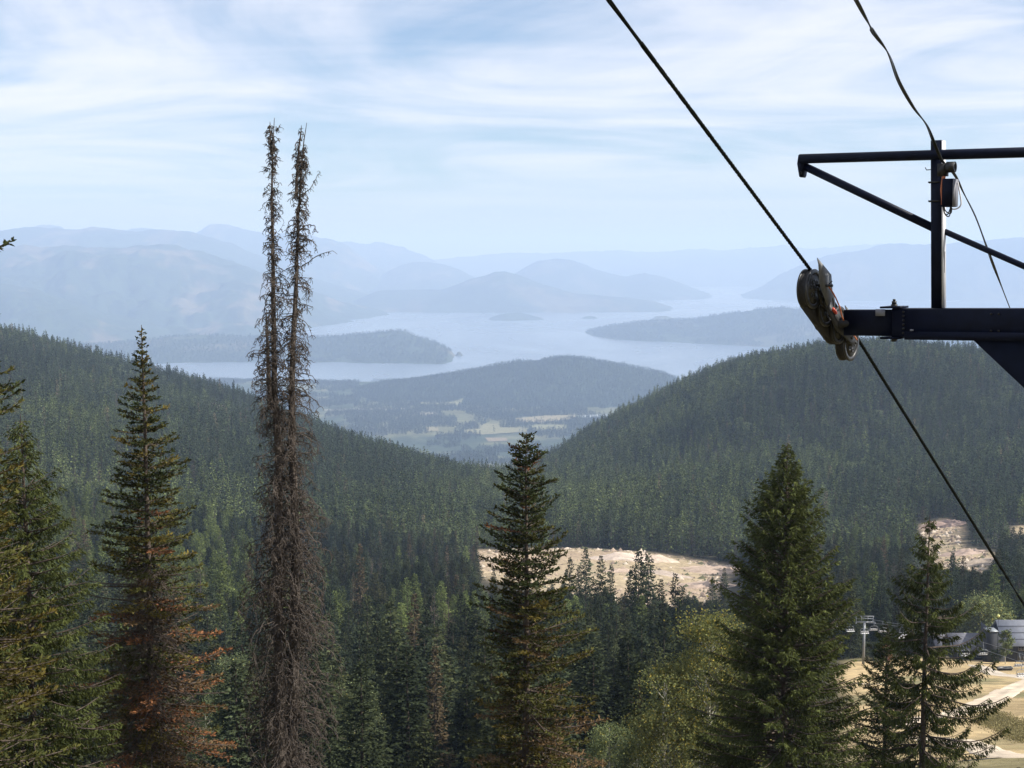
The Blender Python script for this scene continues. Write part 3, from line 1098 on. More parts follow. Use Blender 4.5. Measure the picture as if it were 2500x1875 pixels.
# brown dying fir
def b_dying(Ht):
    rad = lambda r: np.interp(r, [0, 0.30, 0.45, 0.60, 0.70, 0.78, 0.85, 0.90, 0.94, 1.0], [3.1, 2.85, 2.35, 1.85, 1.45, 1.12, 0.72, 0.46, 0.28, 0.06])
    cf = patchy([(0.30, [(0.38, None), (0.20, G_RUST), (0.26, G_BROWN), (0.16, G_OLIVE)]),
                 (0.46, [(0.28, None), (0.18, G_RUST), (0.24, G_BROWN), (0.20, G_OLIVE), (0.10, G_GOLD)]),
                 (0.60, [(0.20, None), (0.11, G_RUST), (0.17, G_BROWN), (0.32, G_OLIVE), (0.20, G_GOLD)]),
                 (0.70, [(0.06, G_RUST), (0.64, G_OLIVE), (0.30, G_GOLD)]),
                 (1.0, [(0.55, G_OLIVE * 0.8), (0.25, G_DARK), (0.2, G_GOLD)])], 0.3)
    d = conifer(31, Ht, rad, dz=0.46, tier=0.16, nper=12, e0=(0.30, -0.20), curve=(-0.16, 0.02), ds=0.06, lsec=0.36, ter=4, kl=0.19, kw=0.075, side=0.85, upk=0.12, colf=cf, gaps=0.12, jit=0.3, tipup=0.25, trunk_r=0.24, minlen=0.1)
    # bare dead twigs among the lower boughs
    rng = np.random.RandomState(5)
    B = 700
    h = rng.uniform(0.05, 0.62, B) ** 1.0 * Ht
    ph = rng.rand(B) * 6.283
    Lb = np.interp(h / Ht, [0, 0.3, 0.62], [2.7, 2.4, 1.4]) * rng.uniform(0.5, 1.05, B)
    t = np.linspace(0.15, 1, 6)
    ax = d['axis'](h)
    O = np.stack([np.cos(ph), np.sin(ph), 0 * ph], -1)
    dr = rng.uniform(-0.35, -0.05, B)
    Z = dr[:, None] * t[None] - 0.25 * t[None] ** 2
    paths = ax[:, None, :] + O[:, None, :] * (Lb[:, None] * t[None])[..., None] + UP * (Lb[:, None] * Z)[..., None]
    paths[:, 1:] += rng.normal(0, 0.06, (B, 5, 3))
    tv, tf = tubes(paths, np.linspace(0.022, 0.008, 6)[None] * np.ones((B, 1)), 3)
    k = rng.randint(1, 6, B * 5)
    bb = np.repeat(np.arange(B), 5)
    st = paths[bb, k]
    dd = nrm(O[bb] * 0.5 + rng.normal(0, 0.6, (B * 5, 3)) - UP * 0.35)
    ln = rng.uniform(0.2, 0.6, B * 5)
    sub = np.stack([st, st + dd * (ln * 0.5)[:, None], st + dd * ln[:, None] - UP * (0.15 * ln)[:, None]], 1)
    sv, sf = tubes(sub, np.array([[0.011, 0.009, 0.005]]) * np.ones((B * 5, 1)), 3)
    V1, F1, _ = merge([d['branches'], (tv, tf), (sv, sf)])
    d['branches'] = (V1, F1)
    return d


place_tree('dying_fir', 'tall dying fir with olive top and rust orange lower boughs left of the dead snag', 350, 793, 58, b_dying)


# centre fir
def b_centre(Ht):
    rad = lambda r: np.interp(r, [0, 0.22, 0.36, 0.5, 0.62, 0.75, 0.86, 0.93, 1.0], [2.9, 2.75, 2.2, 2.0, 1.75, 1.5, 1.15, 0.8, 0.22])
    cf = patchy([(0.26, [(0.12, None), (0.4, G_BROWN), (0.2, G_RUST * 0.7), (0.28, G_OLIVE)]),
                 (0.40, [(0.35, G_BROWN), (0.4, G_OLIVE), (0.25, G_GOLD * 0.7)]),
                 (0.62, [(0.15, G_BROWN * 0.8), (0.5, G_OLIVE * 0.9), (0.2, G_GOLD * 0.7), (0.15, G_DARK)]),
                 (1.0, [(0.55, G_DARK), (0.42, G_OLIVE * 0.75), (0.03, G_RUST * 0.6)])], 0.28)
    return conifer(44, Ht, rad, dz=0.44, tier=0.18, nper=12, e0=(0.35, -0.12), curve=(-0.12, 0.0), ds=0.058, lsec=0.40, ter=4, kl=0.19, kw=0.08, side=0.85, upk=0.14, colf=cf, gaps=0.08, jit=0.3, tipup=0.3, trunk_r=0.23,
                   wfun=lambda r, p: 1 + 0.18 * np.cos(p) * (r < 0.6))


place_tree('fir', 'dark pointed fir with browning lower boughs at the centre in front of the dirt clearing', 1287, 1056, 62, b_centre)

# big dense spruce on the right
S_GREEN = np.array([0.058, 0.070, 0.027])


def b_spruce(Ht):
    rad = lambda r: np.interp(r, [0, 0.25, 0.4, 0.55, 0.7, 0.82, 0.91, 0.97, 1.0], [4.2, 3.9, 3.4, 2.85, 2.1, 1.4, 0.72, 0.24, 0.05])
    return conifer(53, Ht, rad, nseg=6, dz=0.29, nper=11, e0=(0.75, 0.02), curve=(-0.20, -0.1), ds=0.072, lsec=0.25, ter=6, kl=0.24, kw=0.062, hang=0.58, side=0.75, upk=0.0, colf=colour_mix(S_GREEN, 0.32), gaps=0.04, jit=0.2, tipup=0.55, fill=0.25, minlen=0.16, trunk_r=0.27)


place_tree('spruce', 'big broad dense green spruce left of the meadow', 1925, 1083, 70, b_spruce)


def b_spruce2(Ht):
    rad = lambda r: np.interp(r, [0, 0.2, 0.35, 0.5, 0.62, 0.75, 0.85, 0.93, 1.0], [3.4, 3.3, 3.0, 2.75, 2.2, 1.3, 0.8, 0.42, 0.06])
    return conifer(62, Ht, rad, nseg=8, dz=0.56, nper=7, e0=(0.25, -0.30), curve=(-0.1, 0.0), ds=0.045, lsec=0.15, ter=6, kl=0.24, kw=0.055, hang=1.1, side=0.65, upk=0.0, colf=colour_mix(S_GREEN * np.array([0.84, 0.84, 0.8]), 0.3), gaps=0.10, jit=0.25, tipup=0.95, fill=0.10, minlen=0.17, trunk_r=0.2,
                   wfun=lambda r, p: 1 + 0.18 * np.cos(p) * (r < 0.7))


place_tree('spruce', 'open spruce with upswept drooping boughs standing before the meadow road', 2268, 1255, 74, b_spruce2)


def b_small(Ht):
    return conifer(71, Ht, cone(3.0, 0.8, 0.03), dz=0.34, nper=8, e0=(0.55, -0.05), curve=(-0.15, 0.0), ds=0.065, lsec=0.32, ter=5, kl=0.22, kw=0.06, hang=0.25, colf=colour_mix(G_DARK * 0.95, 0.3), gaps=0.05, tipup=0.35, trunk_r=0.16)


place_tree('spruce', 'shorter dark spruce close to the left of the open spruce', 2168, 1520, 80, b_small)


# left edge: green drooping spruce and a golden fir nearer
def b_left(Ht):
    rad = lambda r: np.interp(r, [0, 0.2, 0.4, 0.55, 0.7, 0.8, 0.9, 1.0], [3.0, 2.9, 2.5, 2.2, 1.7, 1.2, 0.6, 0.1])
    return conifer(81, Ht, rad, nseg=6, dz=0.34, nper=9, e0=(0.45, -0.15), curve=(-0.3, -0.05), ds=0.050, lsec=0.2, ter=6, kl=0.17, kw=0.045, hang=0.85, side=0.7, upk=0.0, colf=colour_mix(np.array([0.050, 0.060, 0.022]), 0.32), gaps=0.1, jit=0.28, tipup=0.4, fill=0.15, minlen=0.2, trunk_r=0.22)


place_tree('spruce', 'green drooping spruce at the left edge beside the dying fir', 62, 1010, 48, b_left)


def b_gold(Ht):
    rad = lambda r: np.interp(r, [0, 0.35, 0.52, 0.66, 0.71, 0.76, 0.79, 0.905, 0.93, 0.955, 1.0], [2.4, 2.4, 2.1, 1.5, 1.45, 1.7, 0.9, 0.7, 1.55, 0.6, 0.1])
    cf = patchy([(0.55, [(0.1, None), (0.35, G_GOLD * 0.7), (0.55, G_OLIVE)]), (0.7, [(0.45, G_GOLD * 0.7), (0.55, G_OLIVE)]), (1.0, [(0.7, G_DARK), (0.3, G_OLIVE)])], 0.3)
    return conifer(93, Ht, rad, dz=0.30, nper=8, e0=(0.35, -0.15), curve=(-0.15, 0.0), ds=0.06, lsec=0.38, ter=4, kl=0.17, kw=0.065, side=0.85, upk=0.12, colf=cf, gaps=0.08, jit=0.18, tipup=0.3, trunk_r=0.2)


place_tree('fir', 'golden green fir cut off by the left edge of the photo', -140, 470, 38, b_gold)


# dead twin-topped snag
def snag():
    y = 55.0
    rng = np.random.RandomState(12)
    base = at(690, 1500, y)
    gz = float(H(base.x, y))
    r = thing('dead_snag', 'tall dead grey fir snag with two bare spires and curled hanging twigs', 'tree', (base.x, y, gz))
    px = y / F

    def wp(u, v, dy=0.0):
        p = at(u, v, y + dy)
        return np.array([p.x - base.x, dy, p.z - gz])
    zb = wp(690, 1100)[2]
    # stems: (points (u, v)), base radius
    stems = [
        ([(690, 2050), (682, 1700), (680, 1400), (682, 1150), (672, 1000), (668, 800), (666, 640), (665, 500), (664, 400), (666, 330), (670, 288)], 0.27, -0.10, 'left stem of the dead snag'),
        ([(705, 2050), (716, 1700), (722, 1400), (716, 1150), (712, 1000), (716, 850), (722, 700), (728, 550), (733, 440), (740, 370), (749, 300)], 0.27, 0.12, 'right stem of the dead snag'),
        ([(664, 380), (660, 340), (659, 297)], 0.035, -0.10, None),
        ([(724, 480), (727, 400), (736, 306)], 0.06, 0.02, None),
        ([(660, 1000), (652, 800), (650, 755)], 0.10, -0.3, None),
    ]
    axes = []
    for i, (pp, r0, dy, lab) in enumerate(stems):
        P = np.array([wp(u, v, dy) for u, v in pp])
        # resample
        tt = np.linspace(0, 1, 40 if i < 2 else 10)
        d = np.concatenate([[0], np.cumsum(np.linalg.norm(np.diff(P, axis=0), axis=1))])
        d /= d[-1]
        Q = np.stack([np.interp(tt, d, P[:, k]) for k in range(3)], -1)
        Q[1:-1, :2] += rng.normal(0, 0.012, (len(tt) - 2, 2))
        if i < 2:
            rad_ = r0 * (1 - tt) ** 0.9 + 0.010
        else:
            rad_ = r0 * (1 - tt) ** 0.6 + 0.009
        V, f = tubes(Q[None], rad_[None], 10)
        o = obj('trunk', new_mesh('trunk', V, f, True), M_bark_grey, r)
        if lab:
            o['label'] = lab
        axes.append((Q, tt))
    # drooping dead branches
    paths, rads, subs, sr = [], [], [], []

    def halfwidth(v):     # visual half-width (m) of the mass around each stem
        return np.interp(v, [290, 420, 600, 800, 950, 1150, 1300, 1500, 1700, 1900, 2050], [0.14, 0.28, 0.46, 0.66, 0.92, 1.02, 1.3, 1.6, 1.85, 1.9, 1.8])
    n_tot = 0
    for si, cnt in ((0, 950), (1, 1050), (2, 40), (3, 46), (4, 60)):
        Q, tt = axes[si]
        for _ in range(cnt):
            q = rng.rand() ** (0.85 if si < 2 else 1.0)
            q = 0.97 * q
            b0 = np.array([np.interp(q, tt, Q[:, k]) for k in range(3)])
            vv = 610 - (b0[2] + gz) / y * F
            if vv > 1950 and rng.rand() < 0.6:
                continue
            if vv < 960 and rng.rand() < 0.12:
                continue
            hw = halfwidth(vv) * rng.uniform(0.3, 1.1)
            if si == 0 and vv < 1100:
                hw *= 0.85
            ph = rng.rand() * 6.283
            o2 = np.array([math.cos(ph), math.sin(ph), 0])
            K = 9
            t = np.linspace(0, 1, K)
            drop = hw * rng.uniform(0.5, 1.7)
            curl = rng.uniform(0.3, 1.5) if rng.rand() < 0.8 else -0.2
            ro = np.sin(t * (1.35 + 0.9 * max(curl, 0))) / np.sin(min(1.57, 1.35 + 0.9 * max(curl, 0))) * hw
            ro = np.where(t > 0.75, ro - curl * hw * (t - 0.75) * 1.6, ro)
            dz_ = 0.25 * hw * t - drop * t ** 2.1
            p = b0 + o2 * ro[:, None] + UP * dz_[:, None]
            p[1:] += np.cumsum(rng.normal(0, 0.018 + 0.02 * hw, (K - 1, 3)), 0)
            paths.append(p)
            r1 = rng.uniform(0.013, 0.030) * (0.75 + 0.35 * min(hw, 1.2))
            rads.append(np.linspace(r1, 0.006, K))
            nsub = int(3 + 6 * min(hw, 1.2)) if vv > 960 else int(4 + 6 * hw)
            for _k in range(nsub):
                kk = rng.randint(2, K)
                s0 = p[kk]
                d1 = nrm(rng.normal(0, 1, 3) * np.array([1, 1, 0.5]) + o2 * 0.3 - UP * 0.7)
                ll = rng.uniform(0.12, 0.34) * (0.5 + 0.6 * min(hw, 1.2))
                d2 = nrm(d1 - UP * 0.9 + rng.normal(0, 0.4, 3))
                d3 = nrm(d2 + rng.normal(0, 0.8, 3) - o2 * 0.4)
                s1 = s0 + d1 * ll * 0.4
                s2 = s1 + d2 * ll * 0.4
                subs.append([s0, s1, s2, s2 + d3 * ll * 0.35])
                w = rng.uniform(0.010, 0.016)
                sr.append([w, w, w * 0.9, w * 0.5])
    # a few long limbs seen against the sky
    for pp, si in (([(735, 652), (770, 628), (790, 618), (812, 612)], 1), ([(735, 480), (757, 460), (770, 440), (780, 420)], 1), ([(728, 450), (745, 425), (757, 418)], 1), ([(735, 590), (757, 583), (770, 595), (773, 610)], 1),
                   ([(733, 560), (752, 548), (768, 552), (769, 565)], 1), ([(672, 705), (690, 703), (704, 712), (700, 722)], 0), ([(672, 318), (680, 312), (684, 306)], 0), ([(660, 412), (650, 410), (642, 418)], 0),
                   ([(660, 850), (636, 860), (626, 890), (636, 912), (645, 915)], 0), ([(725, 840), (745, 850), (756, 862), (748, 868)], 1), ([(735, 700), (750, 706), (756, 722), (748, 735)], 1), ([(662, 1180), (630, 1190), (616, 1215), (640, 1228), (650, 1200)], 0)):
        P = np.array([wp(u, v, 0.05) for u, v in pp])
        d = np.concatenate([[0], np.cumsum(np.linalg.norm(np.diff(P, axis=0), axis=1))])
        tq = np.linspace(0, d[-1], 9)
        p = np.stack([np.interp(tq, d, P[:, k]) for k in range(3)], -1)
        p[1:] += rng.normal(0, 0.012, (8, 3))
        paths.append(p)
        rads.append(np.linspace(0.026, 0.009, 9))
        for _k in range(26):
            kk = rng.randint(1, 9)
            d1 = nrm(rng.normal(0, 0.7, 3) - UP * 0.6)
            ll = rng.uniform(0.1, 0.26)
            s1 = p[kk] + d1 * ll * 0.4
            s2 = s1 + nrm(d1 - UP * 0.8 + rng.normal(0, 0.3, 3)) * ll * 0.4
            subs.append([p[kk], s1, s2, s2 + nrm(rng.normal(0, 1, 3)) * ll * 0.3])
            sr.append([0.011, 0.010, 0.009, 0.006])
    V, f = tubes(np.array(paths), np.array(rads), 3)
    obj('branches', new_mesh('branches', V, f), M_bark_grey, r)['kind'] = 'stuff'
    V, f = tubes(np.array(subs), np.array(sr), 3)
    o = obj('twigs', new_mesh('twigs', V, f), M_bark_grey, r)
    o['kind'] = 'stuff'


snag()


# leafy broadleaf trees
def broadleaf(seed, Ht, R, nclump=60, leaves=220, leaf=0.11, colr=(0.085, 0.105, 0.035), spread=0.55, low=0.2, yellow=0.1, columnar=1.0):
    rng = np.random.RandomState(seed)
    tV, tf, axis = trunk_arrays(Ht, Ht * 0.012, rng, 0.0, wob=0.08, top=0.92)
    zc = rng.uniform(low, 0.97, nclump)
    rr = R * np.sqrt(np.clip(1 - ((zc - low - (1 - low) * 0.38) / ((1 - low) * 0.64)) ** 2, 0.05, 1)) * columnar
    ph = rng.rand(nclump) * 6.283
    rad = rr * rng.uniform(0.25, 1.0, nclump) ** 0.6
    C = np.stack([rad * np.cos(ph), rad * np.sin(ph), zc * Ht], -1)
    st = axis(np.clip(C[:, 2] - 0.9 * rad - 0.3, 0.3, Ht * 0.9))
    t = np.linspace(0, 1, 5)
    paths = st[:, None] * (1 - t)[None, :, None] + C[:, None] * t[None, :, None]
    paths[:, 1:-1] += rng.normal(0, 0.06, (nclump, 3, 3))
    bV, bf = tubes(paths, np.linspace(0.035, 0.01, 5)[None] * np.ones((nclump, 1)), 4)
    k = np.repeat(np.arange(nclump), leaves)
    cs = R * spread * rng.uniform(0.45, 1.0, nclump)
    off = rng.normal(0, 1, (len(k), 3)) * np.array([0.5, 0.5, 0.42]) * cs[k][:, None]
    P = C[k] + off
    D = nrm(rng.normal(0, 1, P.shape) - UP * 0.35 + nrm(off) * 0.5)
    Nn = nrm(rng.normal(0, 0.8, P.shape) + UP * 0.6)
    base = np.array(colr)
    cv = (1 + rng.normal(0, 0.16, nclump))[k] * (1 + rng.normal(0, 0.28, len(k)))
    col = base * cv.clip(0.4, 2)[:, None]
    ye = rng.rand(len(k)) < yellow
    col[ye] *= np.array([1.9, 1.45, 0.9])
    return {'trunk': (tV, tf), 'branches': (bV, bf), 'crown': kites(P, D, leaf * rng.uniform(0.7, 1.3, len(P)), leaf * 0.8 * rng.uniform(0.7, 1.2, len(P)), Nn, col, 0.5)}


BL = (M_aspen_bark, M_broad)
for nm, lab, u, v, y, args in (
    ('aspen', 'tall leafy aspen with yellowish tips just left of the big spruce', 1735, 1495, 100, dict(seed=1, R=2.9, nclump=80, leaves=230, leaf=0.17, colr=(0.150, 0.160, 0.060), yellow=0.14)),
    ('aspen', 'rounded leafy aspen left of the tallest aspen', 1628, 1640, 98, dict(seed=2, R=2.5, nclump=64, leaves=220, leaf=0.16, colr=(0.142, 0.153, 0.060), yellow=0.14)),
    ('aspen', 'low leafy aspen tucked under the big spruce', 1795, 1690, 92, dict(seed=3, R=1.9, nclump=44, leaves=220, leaf=0.15, colr=(0.145, 0.160, 0.056), yellow=0.16)),
    ('aspen', 'small bushy aspen right of the centre fir', 1490, 1765, 112, dict(seed=4, R=2.0, nclump=40, leaves=200, leaf=0.15, colr=(0.14, 0.165, 0.075), yellow=0.06)),
    ('aspen', 'small pale aspen at the foot of the rounded aspen', 1562, 1790, 104, dict(seed=9, R=1.5, nclump=30, leaves=200, leaf=0.14, colr=(0.10, 0.12, 0.06), yellow=0.06)),
    ('poplar', 'pale grey green poplar right of the dead snag', 862, 1680, 150, dict(seed=5, R=3.0, nclump=74, leaves=230, leaf=0.19, colr=(0.135, 0.158, 0.082), yellow=0.05, columnar=0.85)),
    ('poplar', 'pale poplar between the dying fir and the dead snag', 560, 1600, 165, dict(seed=6, R=3.2, nclump=66, leaves=210, leaf=0.20, colr=(0.12, 0.145, 0.073), yellow=0.05)),
    ('poplar', 'shrubby poplar under the gap left of the dead snag', 500, 1700, 140, dict(seed=7, R=2.2, nclump=40, leaves=200, leaf=0.17, colr=(0.09, 0.112, 0.055), yellow=0.05)),
):
    place_tree(nm, lab, u, v, y, (lambda Ht, a=args: broadleaf(Ht=Ht, **a)), None, BL)

# ------------------------------------------------------------------ forest tree kinds
def kind(seed, Ht, rad, colr, var=0.28, bare=None, **kw):
    p = dict(dz=0.80, tier=0.18, nper=12, e0=(0.5, -0.1), curve=(-0.2, 0.0), ds=0.24, lsec=0.36, ter=2, kl=0.62, kw=0.33, hang=0.25, side=0.8, upk=0.05, gaps=0.08, jit=0.25, tipup=0.25, wood=False, fill=0.15, minlen=0.2)
    p.update(kw)
    cf = bare or colour_mix(np.array(colr) * 0.76, var)
    return conifer(seed, Ht, rad, colf=cf, **p)


DEADC = np.array([0.14, 0.115, 0.10])
KINDS = {
    'spruce': [kind(201, 24, cone(4.5, 0.85, 0.02), (0.044, 0.056, 0.032)), kind(202, 24, cone(3.8, 0.75, 0.02), (0.036, 0.048, 0.030)), kind(203, 24, cone(4.9, 0.9, 0.02), (0.052, 0.062, 0.032), hang=0.4)],
    'slim_fir': [kind(211, 24, cone(2.9, 0.65, 0.03), (0.038, 0.050, 0.030)), kind(212, 24, cone(2.5, 0.6, 0.04), (0.052, 0.056, 0.030))],
    'larch': [kind(221, 24, cone(3.9, 0.75, 0.03), (0.122, 0.152, 0.054), hang=0.1, gaps=0.1), kind(222, 24, cone(3.5, 0.7, 0.03), (0.106, 0.135, 0.050), hang=0.1)],
    'faded_fir': [kind(231, 24, cone(2.3, 0.75, 0.03), (0.10, 0.080, 0.05), gaps=0.2)],
    'dead_tree': [kind(241, 24, cone(1.5, 0.6, 0.05), DEADC, gaps=0.45, kl=0.7, kw=0.07, ter=2, dz=0.8)],
}
KIND_MESH = {}
for k, lst in KINDS.items():
    KIND_MESH[k] = []
    for d in lst:
        tb = M_bark_grey if k == 'dead_tree' else M_bark
        mt = new_mesh('trunk', d['trunk'][0], d['trunk'][1], True)
        mt.materials.append(tb)
        mc = new_mesh('crown', *d['crown'][:2], False, d['crown'][2])
        mc.materials.append(M_leaf)
        # one joined mesh for the distant forest
        V, f, C = merge([(d['trunk'][0], d['trunk'][1], np.repeat(np.array([[0.08, 0.065, 0.05]]), len(d['trunk'][0]), 0)), d['crown']])
        mj = new_mesh('forest_tree_' + k, V, f, False, C)
        mj.materials.append(M_leaf)
        KIND_MESH[k].append((mt, mc, mj))

# low detail kinds for the far slopes
LOD = []
for sd, rad, colr in ((301, cone(3.2, 0.8, 0.02), (0.062, 0.082, 0.038)), (302, cone(2.7, 0.7, 0.03), (0.050, 0.066, 0.036)), (303, cone(3.0, 0.7, 0.03), (0.112, 0.140, 0.052)), (304, cone(2.5, 0.7, 0.03), (0.125, 0.108, 0.066)), (305, cone(3.4, 0.85, 0.02), (0.080, 0.102, 0.044))):
    d = kind(sd, 22, rad, colr, dz=1.3, nper=5, ds=0.7, ter=1, kl=1.5, kw=0.9, hang=0.3, gaps=0.1)
    V, f, C = merge([(d['trunk'][0], d['trunk'][1], np.repeat(np.array([[0.08, 0.065, 0.05]]), len(d['trunk'][0]), 0)), d['crown']])
    mj = new_mesh('far_tree', V, f, False, C)
    mj.materials.append(M_leaf)
    LOD.append(mj)
# rounded broadleaf crown for bright clumps
d = broadleaf(311, 15, 4.2, 26, 60, 0.7, (0.085, 0.105, 0.05), 0.5, 0.15, 0.05)
V, f, C = merge([(d['trunk'][0], d['trunk'][1], np.repeat(np.array([[0.1, 0.09, 0.07]]), len(d['trunk'][0]), 0)), d['crown']])
mj = new_mesh('far_broadleaf', V, f, False, C)
mj.materials.append(M_leaf)
LOD.append(mj)


def instanced(name, label, pts, rot, scl, idx, meshes):
    """one 'stuff' object whose points carry the distant trees"""
    me = bpy.data.meshes.new(name)
    me.vertices.add(len(pts))
    me.vertices.foreach_set('co', np.asarray(pts, np.float32).ravel())
    a = me.attributes.new('tree_rot', 'FLOAT_VECTOR', 'POINT')
    a.data.foreach_set('vector', np.stack([rs.normal(0, 0.025, len(pts)), rs.normal(0, 0.025, len(pts)), rot], -1).astype(np.float32).ravel())
    a = me.attributes.new('tree_scale', 'FLOAT_VECTOR', 'POINT')
    a.data.foreach_set('vector', np.asarray(scl, np.float32).ravel())
    a = me.attributes.new('tree_kind', 'INT', 'POINT')
    a.data.foreach_set('value', np.asarray(idx, np.int32))
    coll = bpy.data.collections.new(name + '_kinds')
    for i, mm in enumerate(meshes):
        coll.objects.link(bpy.data.objects.new('%s_%02d' % (name, i), mm))
    o = obj(name, me)
    g = bpy.data.node_groups.new(name, 'GeometryNodeTree')
    g.interface.new_socket('Geometry', in_out='INPUT', socket_type='NodeSocketGeometry')
    g.interface.new_socket('Geometry', in_out='OUTPUT', socket_type='NodeSocketGeometry')
    n = g.nodes.new
    gi, go = n('NodeGroupInput'), n('NodeGroupOutput')
    ci = n('GeometryNodeCollectionInfo')
    ci.inputs['Collection'].default_value = coll
    ci.inputs['Separate Children'].default_value = True
    ci.inputs['Reset Children'].default_value = True
    ip = n('GeometryNodeInstanceOnPoints')
    ip.inputs['Pick Instance'].default_value = True

    def named(nm, dt):
        q = n('GeometryNodeInputNamedAttribute')
        q.data_type = dt
        q.inputs['Name'].default_value = nm
        return q.outputs['Attribute']
    g.links.new(gi.outputs[0], ip.inputs['Points'])
    g.links.new(ci.outputs[0], ip.inputs['Instance'])
    g.links.new(named('tree_kind', 'INT'), ip.inputs['Instance Index'])
    er = n('FunctionNodeEulerToRotation')
    g.links.new(named('tree_rot', 'FLOAT_VECTOR'), er.inputs[0])
    g.links.new(er.outputs[0], ip.inputs['Rotation'])
    g.links.new(named('tree_scale', 'FLOAT_VECTOR'), ip.inputs['Scale'])
    g.links.new(ip.outputs[0], go.inputs[0])
    md = o.modifiers.new('trees', 'NODES')
    md.node_group = g
    tag(o, label, None, None, 'stuff')
    return o


# ------------------------------------------------------------------ scatter the forest
def jitter_grid(y0, y1, a0, a1, sp):
    xs = np.arange(a0 * y1, a1 * y1, sp)
    ys = np.arange(y0, y1, sp)
    X, Y = np.meshgrid(xs, ys)
    X = X + rs.uniform(-0.48, 0.48, X.shape) * sp
    Y = Y + rs.uniform(-0.48, 0.48, Y.shape) * sp
    X, Y = X.ravel(), Y.ravel()
    k = (X / Y > a0) & (X / Y < a1)
    return X[k], Y[k]


# skyline of the ground as seen along each bearing, to leave out trees nobody can see
_hs = _Z / _Yg
_runmax = np.maximum.accumulate(_hs, axis=0)


def hidden(x, y, top):
    ia = np.clip(((x / y - GA[0]) / (GA[1] - GA[0])).astype(int), 0, len(GA) - 1)
    iy = np.clip(((np.log(y) - math.log(100)) / (math.log(6600) - math.log(100)) * (len(GY) - 1)).astype(int) - 2, 0, len(GY) - 1)
    return (H(x, y) + top) / y < _runmax[iy, ia] - 0.004


def free(x, y, marg=0.0):
    ok = np.ones(x.shape, bool)
    for p in (CLEAR, CLEAR2, CLEAR3, MEADOW):
        d = poly_dist(x, y, p)
        ok &= ~(in_poly(x, y, p)) & (d > marg)
    return ok


FOREGROUND = []
AMIN, AMAX = float(ray(-220, 1200)[0]), float(ray(2720, 1200)[0])

# individual trees of the valley, nearest first
IND = []


def put(kind_, var, x, y, ht, sxy, label, group, rz=None, lean=0.0):
    mt, mc, mj = KIND_MESH[kind_][var % len(KIND_MESH[kind_])]
    z = float(H(x, y))
    k = ht / 24.0
    r = bpy.data.objects.new(kind_ if kind_ != 'spruce' else 'valley_spruce', None)
    r.empty_display_size = 0.3
    r.location = (x, y, z)
    r.scale = (sxy, sxy, k)
    r.rotation_euler = (lean, 0, rs.rand() * 6.28 if rz is None else rz)
    link(r)
    for nm, me in (('trunk', mt), ('crown', mc)):
        c = bpy.data.objects.new(nm, me)
        c.parent = r
        sc.collection.objects.link(c)
    tag(r, label, 'tree', group)
    return r


